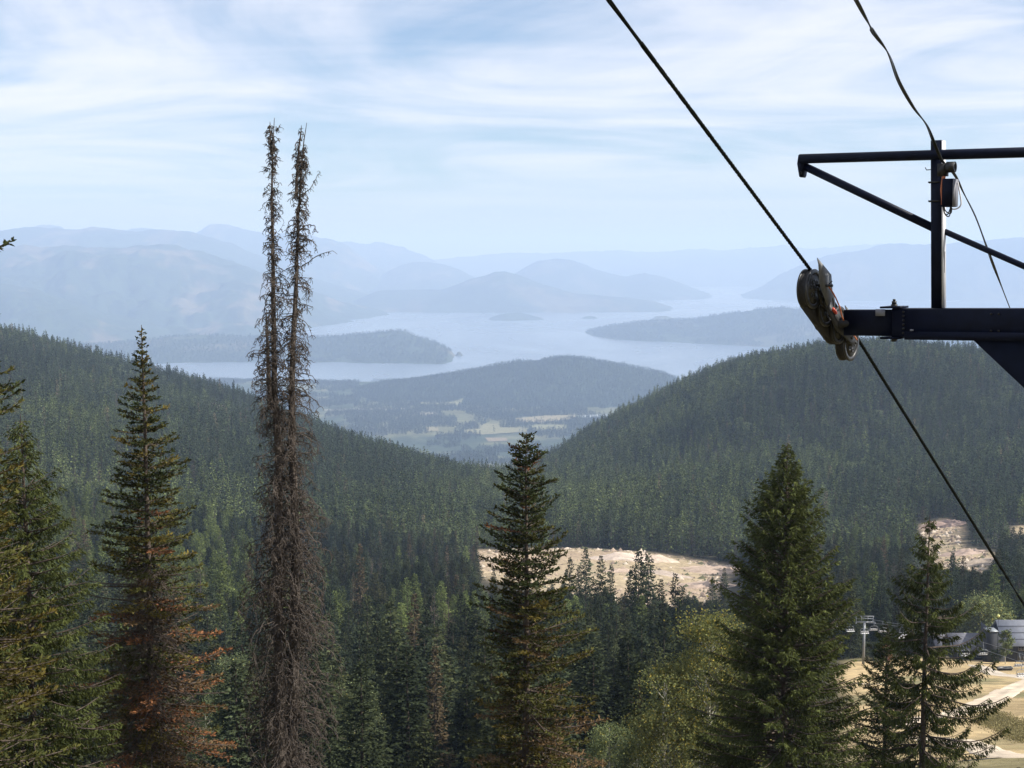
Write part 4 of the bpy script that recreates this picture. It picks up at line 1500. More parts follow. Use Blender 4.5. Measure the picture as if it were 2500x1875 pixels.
# trees that stand out against the dirt clearing and valley (u, v of top, distance, kind, width, label)
HAND = [
    (1430, 1338, 470, 'spruce', 1.0, 'tall dark spruce with a sharp tip before the left half of the dirt clearing'),
    (1392, 1362, 455, 'spruce', 0.95, 'dark spruce left of the sharp tipped tall spruce by the clearing'),
    (1413, 1380, 480, 'slim_fir', 0.8, 'thin spire between two dark spruces before the dirt clearing'),
    (1468, 1356, 440, 'spruce', 1.0, 'dark spruce at the middle of the dirt clearing left of a thin spire'),
    (1492, 1378, 450, 'slim_fir', 0.8, 'thin spire just right of the middle clearing spruce'),
    (1560, 1342, 400, 'spruce', 1.05, 'tallest narrow spruce standing in front of the clearing centre'),
    (1583, 1352, 410, 'slim_fir', 1.3, 'bushy topped fir touching the tallest clearing spruce'),
    (1540, 1392, 420, 'spruce', 0.9, 'spruce on the left flank of the tallest clearing spruce'),
    (1615, 1412, 420, 'slim_fir', 0.85, 'slim spire before the right part of the clearing'),
    (1650, 1398, 405, 'spruce', 1.0, 'dark pointed spruce before the right part of the dirt clearing'),
    (1668, 1430, 420, 'spruce', 0.9, 'spruce on the right flank of the pointed clearing spruce'),
    (1740, 1408, 620, 'spruce', 0.9, 'small spruce at the right end of the dirt clearing'),
    (1768, 1385, 640, 'spruce', 0.9, 'taller spruce at the far right end of the clearing'),
    (1205, 1385, 560, 'spruce', 0.8, 'small spruce at the left end of the dirt clearing'),
    (1236, 1400, 540, 'slim_fir', 0.9, 'slim fir beside the left end of the clearing'),
    (1056, 1575, 215, 'spruce', 1.25, 'broad green spruce with bright tip left of the centre fir near the bottom'),
    (955, 1468, 235, 'spruce', 1.2, 'tall dark spruce with a narrow top between the snag and the broad spruce'),
    (1140, 1650, 205, 'slim_fir', 1.1, 'narrow young fir between the broad spruce and the centre fir'),
    (1036, 1800, 150, 'spruce', 0.75, 'small young spruce at the bottom below the broad spruce'),
    (890, 1560, 225, 'spruce', 1.0, 'spruce behind the pale poplar right of the snag'),
    (1010, 1445, 300, 'faded_fir', 1.1, 'brownish faded fir behind the broad green spruce'),
    (880, 1325, 480, 'faded_fir', 1.1, 'grey brown fir high in the forest right of the dead snag'),
    (1060, 1440, 330, 'dead_tree', 0.9, 'thin bare dead trunk above the broad green spruce'),
    (1095, 1455, 320, 'dead_tree', 1.1, 'pale branchy dead tree left of the centre fir'),
    (488, 1345, 420, 'dead_tree', 1.3, 'pale grey dead tree between the dying fir and the dead snag'),
    (1380, 1570, 260, 'spruce', 1.1, 'spruce just right of the centre fir'),
    (1445, 1600, 240, 'spruce', 1.1, 'wide spruce between the centre fir and the rounded aspen'),
    (1500, 1560, 270, 'spruce', 1.15, 'tall spruce behind the small bushy aspen'),
    (1600, 1560, 230, 'spruce', 1.2, 'dense spruce above the rounded aspen'),
    (800, 1500, 260, 'spruce', 1.05, 'spruce touching the right side of the dead snag'),
    (2000, 1500, 430, 'spruce', 0.9, 'spruce between the big spruce and the far lift tower'),
    (2475, 1345, 620, 'spruce', 0.95, 'lone spruce before the right edge clearing'),
]
used_xy = []
for u, v, y, kd, w, lab in HAND:
    p = at(u, v, y)
    gz = float(H(p.x, y))
    ht = max(9.0, p.z - gz)
    put(kd, rs.randint(0, 3), p.x, y, ht, w * (0.55 + 0.45 * ht / 24), lab, None, lean=0.0)
    used_xy.append((p.x, y))
used_xy = np.array(used_xy)

LAND = [(-400, 'left of the dying fir'), (150, 'behind the dying fir'), (470, 'between dying fir and dead snag'), (600, 'behind the dead snag'),
        (790, 'right of the dead snag'), (1000, 'between dead snag and centre fir'), (1200, 'behind the centre fir'), (1370, 'right of the centre fir'), (1560, 'above the aspens'),
        (1760, 'behind the big spruce'), (2060, 'behind the far lift tower'), (9000, '')]
KWORD = {'spruce': 'dark spruce', 'slim_fir': 'slim fir', 'larch': 'green larch', 'faded_fir': 'brownish fir', 'dead_tree': 'bare dead tree'}


def zone_label(u, v, kd, ht, y):
    for (a, w), (b, _) in zip(LAND[:-1], LAND[1:]):
        if u < b:
            break
    row = 'front row' if y < 200 else ('second row' if y < 240 else ('third row' if y < 280 else 'back rows'))
    size = 'tall ' if ht > 25.5 else ('young ' if ht < 18 else '')
    return '%s%s in forest %s %s' % (size, KWORD[kd], row, w)


ORD = ['leftmost', 'second', 'third', 'fourth', 'fifth', 'sixth', 'seventh', 'eighth', 'ninth', 'tenth', 'eleventh', 'twelfth', 'thirteenth']


def single_out(items):
    """items: (object, label, photo x): members of one label are told apart by their order from the left"""
    by = {}
    for o_, l_, u_ in items:
        by.setdefault(l_, []).append((u_, o_))
    for l_, g_ in by.items():
        g_.sort(key=lambda q: q[0])
        n_ = len(g_)
        for k_, (u_, o_) in enumerate(g_):
            if n_ == 1 or n_ > 13:
                o_['label'] = l_
            else:
                w_ = 'leftmost' if k_ == 0 else ('rightmost' if k_ == n_ - 1 else ORD[k_] + ' from left')
                o_['label'] = w_ + ' ' + l_


X, Y = jitter_grid(128, 900, AMIN, AMAX, 7.4)
ok = free(X, Y, 3.0)
U, Vv = project(X, Y, H(X, Y))
# keep the foot of the meadow open and leave room for the foreground stand
ok &= ~((U > 1950) & (Y < 414))
ok &= ~((U > 1560) & (U <= 1950) & (Y < 190))
dd = np.full(len(X), 1e9)
for hx, hy in used_xy:
    dd = np.minimum(dd, np.hypot(X - hx, Y - hy))
ok &= dd > 4.0
dens = 0.86 + 0.5 * fbm(X / 70, Y / 70, 3)
ok &= rs.rand(len(X)) < dens * np.where(Y < 300, 0.50, np.where(Y < 480, 0.66, 0.88))
X, Y, U, Vv = X[ok], Y[ok], U[ok], Vv[ok]
ht = np.clip(rs.normal(22.5, 5.0, len(X)), 9, 34)
# shorter trees right in front of the clearings so that the ground shows
for poly, cap in ((CLEAR, 10.0), (CLEAR2, 8.0)):
    cx, cyy = poly.mean(0)
    front = (Y < cyy) & (Y > (250 if poly is CLEAR else cyy - 330)) & (np.abs(U - project(cx, cyy, H(cx, cyy))[0]) < (330 if poly is CLEAR else 110))
    tops = project(X, Y, H(X, Y) + ht)[1]
    lim = (1470 + 70 * fbm(U / 30, Y / 60, 2) + np.clip((U - 1480) / 220, 0, 1) * 26) if poly is CLEAR else (1392 + 10 * fbm(U / 20, U * 0, 2))
    need = front & (tops < lim)
    newh = ht - (lim - tops) / F * Y
    ht = np.where(need, newh, ht)
tops = project(X, Y, H(X, Y) + ht)[1]
lim = np.interp(Y, [130, 200, 260, 330, 450], [1640, 1560, 1500, 1440, 1340]) + 90 * fbm(U / 60 + 3, Y / 60, 3)
ht = np.where((tops < lim) & (Y < 450), ht - (lim - tops) / F * Y, ht)
good = ht > 6.5
X, Y, U, Vv, ht = X[good], Y[good], U[good], Vv[good], ht[good]
good = ~hidden(X, Y, ht + 2)
X, Y, U, Vv, ht = X[good], Y[good], U[good], Vv[good], ht[good]
kn = fbm(X / 110 + 7, Y / 110, 3) + rs.normal(0, 0.22, len(X))
kd = np.where(kn < 0.10, 'spruce', np.where(kn < 0.42, 'slim_fir', 'larch'))
lar = (U < 620) & (Y > 480) & (kn > -0.45)
kd = np.where(lar & (rs.rand(len(X)) < 0.72), 'larch', kd)
r_ = rs.rand(len(X))
kd = np.where(r_ < 0.035, 'faded_fir', np.where(r_ > 0.965, 'dead_tree', kd))
order = np.argsort(Y)
vis = order[(U[order] > -30) & (U[order] < 2530)]
first = vis[:268]
isf = np.zeros(len(X), bool)
isf[first] = True
ITEMS = []
for i in first:
    o_ = put(str(kd[i]), rs.randint(0, 3), float(X[i]), float(Y[i]), float(ht[i]), float(rs.uniform(0.95, 1.4) * (0.5 + 0.5 * ht[i] / 24)),
        zone_label(U[i], Vv[i], str(kd[i]), ht[i], Y[i]), 'conifers of the valley forest')
    ITEMS.append((o_, o_['label'], U[i]))
single_out(ITEMS)
allk = [m3[2] for k in KIND_MESH for m3 in KIND_MESH[k]]
koff = {}
c_ = 0
for k in KIND_MESH:
    koff[k] = (c_, len(KIND_MESH[k]))
    c_ += len(KIND_MESH[k])
rest = ~isf
Xr, Yr, hr, kr = X[rest], Y[rest], ht[rest], kd[rest]
idx = np.array([koff[str(k)][0] + rs.randint(0, koff[str(k)][1]) for k in kr])
sx = rs.uniform(0.9, 1.35, len(Xr)) * (0.5 + 0.5 * hr / 24)
instanced('valley_forest', 'dense dark conifer forest filling the valley around the clearing', np.stack([Xr, Yr, H(Xr, Yr) - 0.2], -1), rs.rand(len(Xr)) * 6.28, np.stack([sx, sx, hr / 24], -1), idx, allk)

# far slopes
X, Y = jitter_grid(900, 2750, AMIN, AMAX, 6.6)
ok = free(X, Y, 6.0)
bx, by = at(565, 985, 1950).x, 1950
ok &= np.hypot((X - bx) / 1.6, (Y - by) * 0.6) + 30 * fbm(X / 25, Y / 25, 3) > 30
X, Y = X[ok], Y[ok]
ht = np.clip(rs.normal(20.5, 5.5, len(X)) + 6 * fbm(X / 160, Y / 160, 3), 8, 34)
ok = rs.rand(len(X)) < 0.93 + 0.5 * fbm(X / 120 + 4, Y / 120, 3)
X, Y, ht = X[ok], Y[ok], ht[ok]
k = ~hidden(X, Y, ht + 6)
X, Y, ht = X[k], Y[k], ht[k]
kn = fbm(X / 230 + 3, Y / 230, 4) + rs.normal(0, 0.25, len(X))
idx = np.where(kn < -0.12, 1, np.where(kn < 0.16, 0, np.where(kn < 0.36, 4, 2)))
r_ = rs.rand(len(X))
idx = np.where(r_ < 0.02, 3, idx)
U, _ = project(X, Y, H(X, Y))
lar = (U < 640) & (Y < 1120) & (rs.rand(len(X)) < 0.62)
idx = np.where(lar, 2, idx)
lar = (U > 1350) & (U < 2050) & (Y > 1020) & (Y < 1500) & (rs.rand(len(X)) < 0.4)
idx = np.where(lar, 2, idx)
bl = (fbm(X / 90 + 31, Y / 90, 3) > 0.44)
idx = np.where(bl & (rs.rand(len(X)) < 0.6), 5, idx)
sx = rs.uniform(0.8, 1.2, len(X)) * (0.5 + 0.5 * ht / 22)
instanced('hillside_forest', 'hazy conifer forest covering the left and right mountain slopes', np.stack([X, Y, H(X, Y) - 0.2], -1), rs.rand(len(X)) * 6.28, np.stack([sx, sx, ht / 22], -1), idx, LOD)

# woods on the valley floor and the wooded hill by the lake
LODV = []
for sd, rad, colr in ((401, cone(5.5, 0.6, 0.1), (0.040, 0.056, 0.031)), (402, cone(4.8, 0.7, 0.06), (0.034, 0.049, 0.029)), (403, cone(5.8, 0.5, 0.15), (0.060, 0.078, 0.036))):
    d = kind(sd, 24, rad, colr, dz=3.0, nper=5, ds=2.4, ter=1, kl=4.2, kw=2.8, hang=0.25, gaps=0.05)
    mj = new_mesh('valley_tree', d['crown'][0], d['crown'][1], False, d['crown'][2])
    mj.materials.append(M_leaf)
    LODV.append(mj)
X, Y = jitter_grid(6000, 11200, float(ray(250, 1000)[0]), float(ray(1830, 1000)[0]), 16.0)
z = valley_h(X, Y)
ok = z > LAKE_Z + 2
for W in FIELD_W:
    inside = in_poly(X, Y, W)
    dF = poly_dist(X, Y, W)
    ok &= ~(inside | (dF < 9)) | (rs.rand(len(X)) < np.where(dF < 22, 0.25, 0.03))
ok &= (fbm(X / 170 + 2, Y / 420, 4, 0.6) > -0.10) | (hill.height(X, Y) > LAKE_Z + 15)
ok &= rs.rand(len(X)) < 0.85
# hide what lies behind the near ridges
ia = np.clip(((X / Y - GA[0]) / (GA[1] - GA[0])).astype(int), 0, len(GA) - 1)
ok &= (z + 30) / Y > _hs[:345, :].max(0)[ia] - 0.006
X, Y, z = X[ok], Y[ok], z[ok]
ht = np.clip(rs.normal(19, 5, len(X)), 8, 32)
sx = rs.uniform(0.7, 1.25, len(X))
idx = rs.choice(3, len(X), p=[0.5, 0.3, 0.2])
instanced('valley_woods', 'hazy blue woods on the valley floor and on the wooded hill beside the lake', np.stack([X, Y, z - 1], -1), rs.rand(len(X)) * 6.28, np.stack([sx, sx, ht / 24], -1), idx, LODV)

# woods on the two peninsulas
PX, PY, PZ = [], [], []
for rg, u0, u1, y0, y1 in ((PEN1, 150, 1115, 11500, 14600), (PEN2, 1430, 2600, 14400, 17800)):
    X, Y = jitter_grid(y0, y1, float(ray(u0, 840)[0]), float(ray(u1, 840)[0]), 34.0)
    z = rg.height(X, Y)
    k = (z > LAKE_Z + 3) & (Y < np.interp(X / Y, rg.a, rg.ycs) + 250) & (fbm(X / 300 + 5, Y / 300, 3) > -0.36)
    PX.append(X[k])
    PY.append(Y[k])
    PZ.append(z[k])
X, Y, z = np.concatenate(PX), np.concatenate(PY), np.concatenate(PZ)
ht = np.clip(rs.normal(22, 6, len(X)), 10, 36)
sx = rs.uniform(1.2, 2.2, len(X))
instanced('shore_woods', 'hazy woods covering the two lake peninsulas', np.stack([X, Y, z - 1], -1), rs.rand(len(X)) * 6.28, np.stack([sx, sx, ht / 24], -1), rs.choice(3, len(X)), LODV)

# ------------------------------------------------------------------ the near lift tower
def paint(name, color, rough=0.4, wear=0.12):
    """weathered gloss paint: chips, dust streaks and fine orange peel"""
    m = mat(name, color, rough, 0.0, wear, 6.0, 0.12, 60.0, 0.12)
    return m


M_navy = paint('navy_paint', (0.0042, 0.0068, 0.019), 0.5, 0.3)
M_navy2 = paint('grey_paint', (0.20, 0.21, 0.24), 0.45, 0.2)
M_steel = mat('galvanised_steel', (0.032, 0.032, 0.032), 0.55, 0.4, 0.3, 12.0, 0.15, 50.0)
M_alu = mat('worn_aluminium', (0.055, 0.055, 0.055), 0.42, 0.6, 0.3, 14.0, 0.1, 50.0)
M_darksteel = mat('dark_steel', (0.035, 0.035, 0.035), 0.45, 0.6, 0.4, 10.0, 0.2, 40.0)
M_plate = mat('grey_plate', (0.115, 0.118, 0.122), 0.6, 0.1, 0.3, 10.0)
M_rubber = mat('rubber_liner', (0.018, 0.017, 0.017), 0.75, 0, 0.3, 20, 0.2, 60)
M_rope = mat('steel_rope', (0.006, 0.007, 0.005), 0.8, 0.0, 0.3, 30, 0, 30, 0.08)
M_cable = mat('black_cable', (0.015, 0.017, 0.018), 0.5, 0, 0.2, 20)
M_orange = mat('orange_cable', (0.42, 0.13, 0.05), 0.6, 0, 0.2, 20)
M_red = mat('red_plastic', (0.55, 0.07, 0.04), 0.45)
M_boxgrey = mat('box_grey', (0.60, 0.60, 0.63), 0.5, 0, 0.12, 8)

ALPHA = math.radians(36)
RDIR = Vector((math.sin(ALPHA), math.cos(ALPHA), 0))          # rope heading, downhill
EDIR = Vector((math.cos(ALPHA), -math.sin(ALPHA), 0))         # along the crossarm
ZD = Vector((0, 0, 1))
SH0 = at(2035, 738, 18.0)                                      # rope above the middle of the sheave train


def on_rope(u, v):
    """pixel ray met with the vertical plane of the rope"""
    a, s = ray(u, v)
    d = Vector((float(a), 1.0, float(s)))
    k = SH0.dot(EDIR) / d.dot(EDIR)
    return d * k


def on_arm(u, v, off=0.0):
    """pixel ray met with the vertical plane of the crossarm (off: metres down the rope heading)"""
    a, s = ray(u, v)
    d = Vector((float(a), 1.0, float(s)))
    k = (SH0.dot(RDIR) + off) / d.dot(RDIR)
    return d * k


# haul rope: twisted strands
rp = [on_rope(*p) for p in ((1486, 0), (1982, 664), (2036, 740), (2092, 824), (2490, 1460))]
d0 = (rp[0] - rp[1]).normalized()
d1 = (rp[-1] - rp[-2]).normalized()
rp = [rp[0] + d0 * 30] + [rp[0].lerp(rp[1], k_ / 8) for k_ in range(8)] + rp[1:3] + [rp[3].lerp(rp[4], k_ / 8) for k_ in range(9)] + [rp[-1] + d1 * 40]


def smooth_path(pts, step):
    out_ = []
    n = len(pts)
    for i in range(n - 1):
        p0, p1, p2, p3 = pts[max(i - 1, 0)], pts[i], pts[i + 1], pts[min(i + 2, n - 1)]
        k = max(2, int((p2 - p1).length / step))
        for j in range(k):
            t = j / k
            out_.append(0.5 * ((2 * p1) + (p2 - p0) * t + (2 * p0 - 5 * p1 + 4 * p2 - p3) * t * t + (3 * p1 - p0 - 3 * p2 + p3) * t ** 3))
    out_.append(pts[-1])
    return out_


core = smooth_path(rp, 0.06)
cp = np.array(core)
T = nrm(np.gradient(cp, axis=0))
A1 = nrm(np.cross(T, UP))
B1 = np.cross(T, A1)
dist = np.concatenate([[0], np.cumsum(np.linalg.norm(np.diff(cp, axis=0), axis=1))])
strands = []
for k in range(6):
    an = dist / 0.22 * 2 * np.pi + k * np.pi / 3
    strands.append(cp + (A1 * np.cos(an)[:, None] + B1 * np.sin(an)[:, None]) * 0.0155)
V, f = tubes(np.array(strands), np.full((6, len(cp)), 0.0115), 4)
o = obj('haul_rope', new_mesh('haul_rope', V, f, True), M_rope)
tag(o, 'thick dark twisted steel haul rope running over the sheaves of the near lift tower', 'cable')

tw = thing('lift_tower', 'dark navy chairlift tower with crossarm and sheave wheels at the right edge', 'lift tower', (0, 0, 0))
ARM_END = on_arm(2077, 787)
arm0 = on_arm(2085, 786)
e_end = 3.4
col_base = ARM_END + EDIR * e_end
gz = float(H(col_base.x, col_base.y))
tw.location = (col_base.x, col_base.y, gz)
TW = Vector(tw.location)


def tbuild(mb, name, mtl, parent=tw, smooth=False):
    """geometry is collected in world coordinates; parts hang from the tower's base"""
    mb.v = [tuple(Vector(p) - TW) for p in mb.v]
    return mb.build(name, mtl, parent, smooth)


pxm = 18.0 / F
# crossarm: outer box with welded lower plate, inner sleeve towards the sheaves
tilt = (on_arm(2500, 788) - on_arm(2190, 786)).normalized()     # arm axis as it hangs
nz_ = tilt.cross(RDIR).normalized()
if nz_.z < 0:
    nz_ = -nz_
pA = on_arm(2188, 787)
pB = pA + tilt * (e_end - 0.2)
m = MB()
m.box((pA + pB) / 2, (pB - pA).length, 0.30, 0.352, tilt, RDIR, nz_, bev=0.012)
arm = tbuild(m, 'crossarm', M_navy)
m = MB()
pl0 = on_arm(2221, 820)
m.box(pl0 + tilt * 1.4 + nz_ * 0.012, 2.8, 0.37, 0.10, tilt, RDIR, nz_)
tbuild(m, 'stiffener_plate', M_navy, arm)
for k_ in range(10):
    if k_ < 6:
        c_ = on_arm(2200, 787, -0.152) + tilt * 0.03 + nz_ * (0.13 - 0.052 * k_)
    else:
        c_ = on_arm(2420, 787, -0.152) + tilt * (0.09 * (k_ % 2)) + nz_ * (0.10 - 0.20 * (k_ // 8))
    m = MB()
    m.tube([c_, c_ - RDIR * 0.018], 0.014, 6)
    tbuild(m, 'bolt', M_darksteel, arm)
m = MB()
m.box(on_arm(2224, 806, -0.19) + tilt * 0.01, 0.04, 0.02, 0.022, tilt, RDIR, nz_)
tbuild(m, 'weld_lug', M_navy2, arm)
m = MB()
q0, q1 = on_arm(2068, 788), on_arm(2192, 787)
m.box((q0 + q1) / 2, (q1 - q0).length, 0.22, 0.325, tilt, RDIR, nz_, bev=0.01)
slv = tbuild(m, 'arm_sleeve', M_navy)
m = MB()
m.box(on_arm(2149, 763, -0.16), 0.12, 0.01, 0.085, tilt, RDIR, nz_)
tbuild(m, 'bracket', M_navy2, slv)
for s_ in (1, -1):
    m = MB()
    c = on_arm(2183, 787) + nz_ * (s_ * 0.19)
    m.box(c, 0.24, 0.34, 0.024, tilt, RDIR, nz_)
    tbuild(m, 'clamp_plate', M_navy, slv)
m = MB()
c = on_arm(2183, 787)
m.tube([c - nz_ * 0.24, c - nz_ * 0.18], 0.035, 6)
m.tube([c + nz_ * 0.19, c + nz_ * 0.225], 0.042, 6)
m.tube([c + nz_ * 0.225, c + nz_ * 0.265], 0.030, 10)
m.tube([c + nz_ * 0.265, c + nz_ * 0.29], 0.018, 8)
tbuild(m, 'hinge_bolt', M_darksteel, slv)
m = MB()
m.tube([on_arm(2044, 783), on_arm(2075, 783)], 0.042, 12)
tbuild(m, 'axle', M_steel, slv, True)

# upright post with the light side face
pp0, pp1 = on_arm(2290, 752), on_arm(2289, 343)
m = MB()
m.box((pp0 + pp1) / 2, (pp1 - pp0).length, 0.135, 0.125, (pp1 - pp0), EDIR, RDIR, bev=0.012)
post = tbuild(m, 'upright_post', M_navy)
m = MB()
cs = on_arm(2290, 640) + EDIR * 0.082
m.box(cs, 0.004, 0.012, 0.26, EDIR, RDIR, ZD)
tbuild(m, 'slot_cover', M_darksteel, post)
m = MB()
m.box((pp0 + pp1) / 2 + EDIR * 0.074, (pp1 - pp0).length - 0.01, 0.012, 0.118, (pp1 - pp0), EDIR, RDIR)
tbuild(m, 'sunlit_side_plate', M_boxgrey, post)  # thin pale plate added: sunlit look of the post's side put into its colour
# top bar and diagonal braces
m = MB()
m.tube([on_arm(1953, 388, -0.05), on_arm(2290, 378, -0.05), on_arm(2640, 368, -0.05)], 0.062, 14)
tbuild(m, 'top_bar', M_navy, tw, True)
m = MB()
m.tube([on_arm(1956, 402), on_arm(2278, 556)], 0.05, 14)
tbuild(m, 'diagonal_brace', M_navy, tw, True)
m = MB()
m.tube([on_arm(2288, 557, 0.05), on_arm(2520, 659, 0.05), on_arm(2640, 711, 0.05)], 0.036, 12)
tbuild(m, 'diagonal_brace', M_navy, tw, True)
# pointed end plate with slot
m = MB()
ring = [(1949, 379), (1953, 377), (1957, 380), (1961, 400), (1957, 428), (1954, 433), (1951, 431), (1946, 400)]
P3 = [on_arm(u, v, -0.075) for u, v in ring]
m.prism(P3, RDIR * 0.15)
ep = tbuild(m, 'end_plate', M_navy)
m = MB()
m.lathe(on_arm(1954.5, 422, -0.08), RDIR, [(-0.006, 0.020), (0.006, 0.020), (0.006, 0.012), (-0.006, 0.012)], 12)
tbuild(m, 'slot_ring', M_steel, ep)
# clamps, junction box and its wiring on the post
for v_ in (445, 491):
    m = MB()
    m.box(on_arm(2288, v_), 0.17, 0.155, 0.018, EDIR, RDIR, ZD)
    m.tube([on_arm(2268, v_ + 1), on_arm(2275, v_)], 0.012, 6)
    tbuild(m, 'hose_clamp', M_darksteel, post)
m = MB()
m.tube([on_arm(2275, 414), on_arm(2262, 415), on_arm(2259, 409)], 0.006, 6)
tbuild(m, 'hook', M_darksteel, post)
m = MB()
bc = on_arm(2318, 471, -0.13)
m.box(bc, 0.13, 0.155, 0.335, EDIR, RDIR, ZD, bev=0.0)
jb = tbuild(m, 'junction_box', M_navy, post)
m = MB()
m.box(bc + EDIR * 0.072, 0.012, 0.165, 0.325, EDIR, RDIR, ZD)
tbuild(m, 'lid', mat('lid_grey', (0.16, 0.16, 0.18), 0.55, 0, 0.15, 8), jb)
m = MB()
m.tube(smooth_path([on_arm(2305, 430, -0.16), on_arm(2302, 445, -0.16), on_arm(2300, 465, -0.16), on_arm(2302, 485, -0.16), on_arm(2302, 500, -0.16)], 0.02), 0.022, 8)
tbuild(m, 'cable_bundle', M_orange, post, True)
m = MB()
for k_, (dx, dy) in enumerate(((0, 0), (4, 4), (8, -3))):
    m.tube(smooth_path([on_arm(2302 + dx * 0.3, 498, -0.15), on_arm(2305 + dx * 0.4, 518 + dy, -0.15), on_arm(2313 + dx, 524 + dy, -0.15), on_arm(2320 + dx * 0.4, 508, -0.15), on_arm(2319, 500, -0.15)], 0.015), 0.007, 6)
tbuild(m, 'cable_loop', M_cable, post, True)
m = MB()
m.tube(smooth_path([on_arm(2320, 510, -0.12), on_arm(2335, 510, -0.12), on_arm(2346, 500, -0.12), on_arm(2345, 480, -0.12), on_arm(2338, 445, -0.12)], 0.02), 0.009, 6)
tbuild(m, 'cable_loop', M_boxgrey, post, True)
m = MB()
m.box(on_arm(2302, 415, -0.12), 0.10, 0.12, 0.15, EDIR, RDIR, ZD)
m.lathe(on_arm(2322, 408, -0.14), EDIR, [(-0.05, 0.065), (0.05, 0.065), (0.05, 0.04), (-0.05, 0.04)], 16)
tbuild(m, 'cable_saddle', M_darksteel, post)

# haunch and column (the column stands beyond the right edge of the photo)
h0, h1 = on_arm(2384, 828), on_arm(2500, 937)
hd = (h1 - h0)
hb_ = h0 + hd * 2.2
m = MB()
top_r = h0 + tilt * 3.0
m.prism([h0 - RDIR * 0.14, hb_ - RDIR * 0.14, hb_ + tilt * 0.9 - RDIR * 0.14, top_r - RDIR * 0.14], RDIR * 0.28)
tbuild(m, 'haunch', M_navy)
m = MB()
cb = Vector((col_base.x, col_base.y, gz - 0.5))
ct = Vector((col_base.x, col_base.y, pB.z - 0.2))
m.tube([cb, cb + ZD * 0.8, ct], [0.42, 0.42, 0.34], 24)
tbuild(m, 'column', M_navy, tw, True)

# sheave train: four wheels under the rope on hinged side plates
rm = [on_rope(*p) for p in ((1982, 664), (2036, 740), (2092, 824))]
WR = 0.24
sdir = (rm[2] - rm[0]).normalized()
sup = EDIR.cross(sdir)
if sup.z < 0:
    sup = -sup
path = smooth_path(rm, 0.01)
plen = sum((path[i + 1] - path[i]).length for i in range(len(path) - 1))
train = bpy.data.objects.new('sheave_train', None)
wheels_c = []
for k_ in range(4):
    s_ = 0.06 + k_ * 0.47
    P = rm[0] + sdir * s_
    wheels_c.append(P - sup * (WR - 0.035) - sup * (0.02 * (1 - abs(k_ - 1.5) / 1.5) * 0))
prof_l = [(-0.048, WR - 0.028), (-0.048, WR - 0.006), (-0.030, WR), (-0.016, WR - 0.018), (0.016, WR - 0.018), (0.030, WR), (0.048, WR - 0.006), (0.048, WR - 0.028)]
for k_, c in enumerate(wheels_c):
    m = MB()
    m.lathe(c, EDIR, prof_l, 40)
    w_ = tbuild(m, 'sheave_wheel', M_rubber, tw, True)
    for sd in (-1, 1):
        m = MB()
        m.lathe(c + EDIR * (sd * 0.055), EDIR, [(-0.010, WR - 0.062), (-0.010, WR + 0.004), (0.010, WR + 0.004), (0.012, WR - 0.04)], 40)
        m.lathe(c + EDIR * (sd * 0.050), EDIR, [(-0.008, 0.03), (-0.008, WR - 0.05), (0.006, WR - 0.05), (0.014, 0.05), (0.03, 0.05), (0.03, 0.03)], 32)
        for a_ in range(6):
            an = a_ * math.pi / 3 + 0.3
            dv = (sdir * math.cos(an) + sup * math.sin(an))
            m.lathe(c + dv * 0.105 + EDIR * (sd * 0.062), EDIR, [(-0.004, 0.032), (0.008, 0.032), (0.008, 0.018), (-0.004, 0.018)], 12)
        tbuild(m, 'rim', M_alu if k_ in (0, 3) else M_darksteel, w_)
    m = MB()
    m.tube([c - EDIR * 0.1, c + EDIR * 0.13], 0.022, 10)
    tbuild(m, 'hub', M_darksteel, w_, True)
# rocker beams
off = EDIR * 0.115
for i_, j_ in ((0, 1), (2, 3)):
    ca, cb2 = wheels_c[i_], wheels_c[j_]
    for sd in (-1, 1):
        m = MB()
        o_ = EDIR * (0.105 * sd)
        mid = (ca + cb2) / 2 - sup * 0.05
        ring = [ca + sup * 0.045, cb2 + sup * 0.045, cb2 - sup * 0.045, mid - sup * 0.07, ca - sup * 0.045]
        m.prism([p + o_ for p in ring], EDIR * 0.014)
        tbuild(m, 'rocker_plate', M_steel)
m = MB()
cA, cB = (wheels_c[0] + wheels_c[1]) / 2 - sup * 0.05, (wheels_c[2] + wheels_c[3]) / 2 - sup * 0.05
mid = (cA + cB) / 2 - sup * 0.06
for sd in (-1, 1):
    ring = [cA + sup * 0.05 - sdir * 0.05, cB + sup * 0.05 + sdir * 0.05, cB - sup * 0.05 + sdir * 0.05, mid - sup * 0.08, cA - sup * 0.05 - sdir * 0.05]
    m.prism([p + EDIR * (0.135 * sd) for p in ring], EDIR * 0.016)
m.tube([cA - EDIR * 0.16, cA + EDIR * 0.17], 0.025, 10)
m.tube([cB - EDIR * 0.16, cB + EDIR * 0.17], 0.025, 10)
tbuild(m, 'main_beam', M_steel)
m = MB()
m.tube([mid + EDIR * 0.1, q0 + tilt * 0.12], 0.05, 12)
tbuild(m, 'main_axle', M_steel, tw, True)
# dark back plates / rope catchers below the wheels
m = MB()
ring = [wheels_c[0] + sdir * 0.05 - sup * 0.04, wheels_c[2] + sdir * 0.10 - sup * 0.04, wheels_c[2] + sdir * 0.16 - sup * 0.20, wheels_c[2] - sup * 0.225, wheels_c[0] + sdir * 0.04 - sup * 0.225]
m.prism([p - EDIR * 0.09 for p in ring], EDIR * 0.10)
tbuild(m, 'rope_catcher', M_rubber)
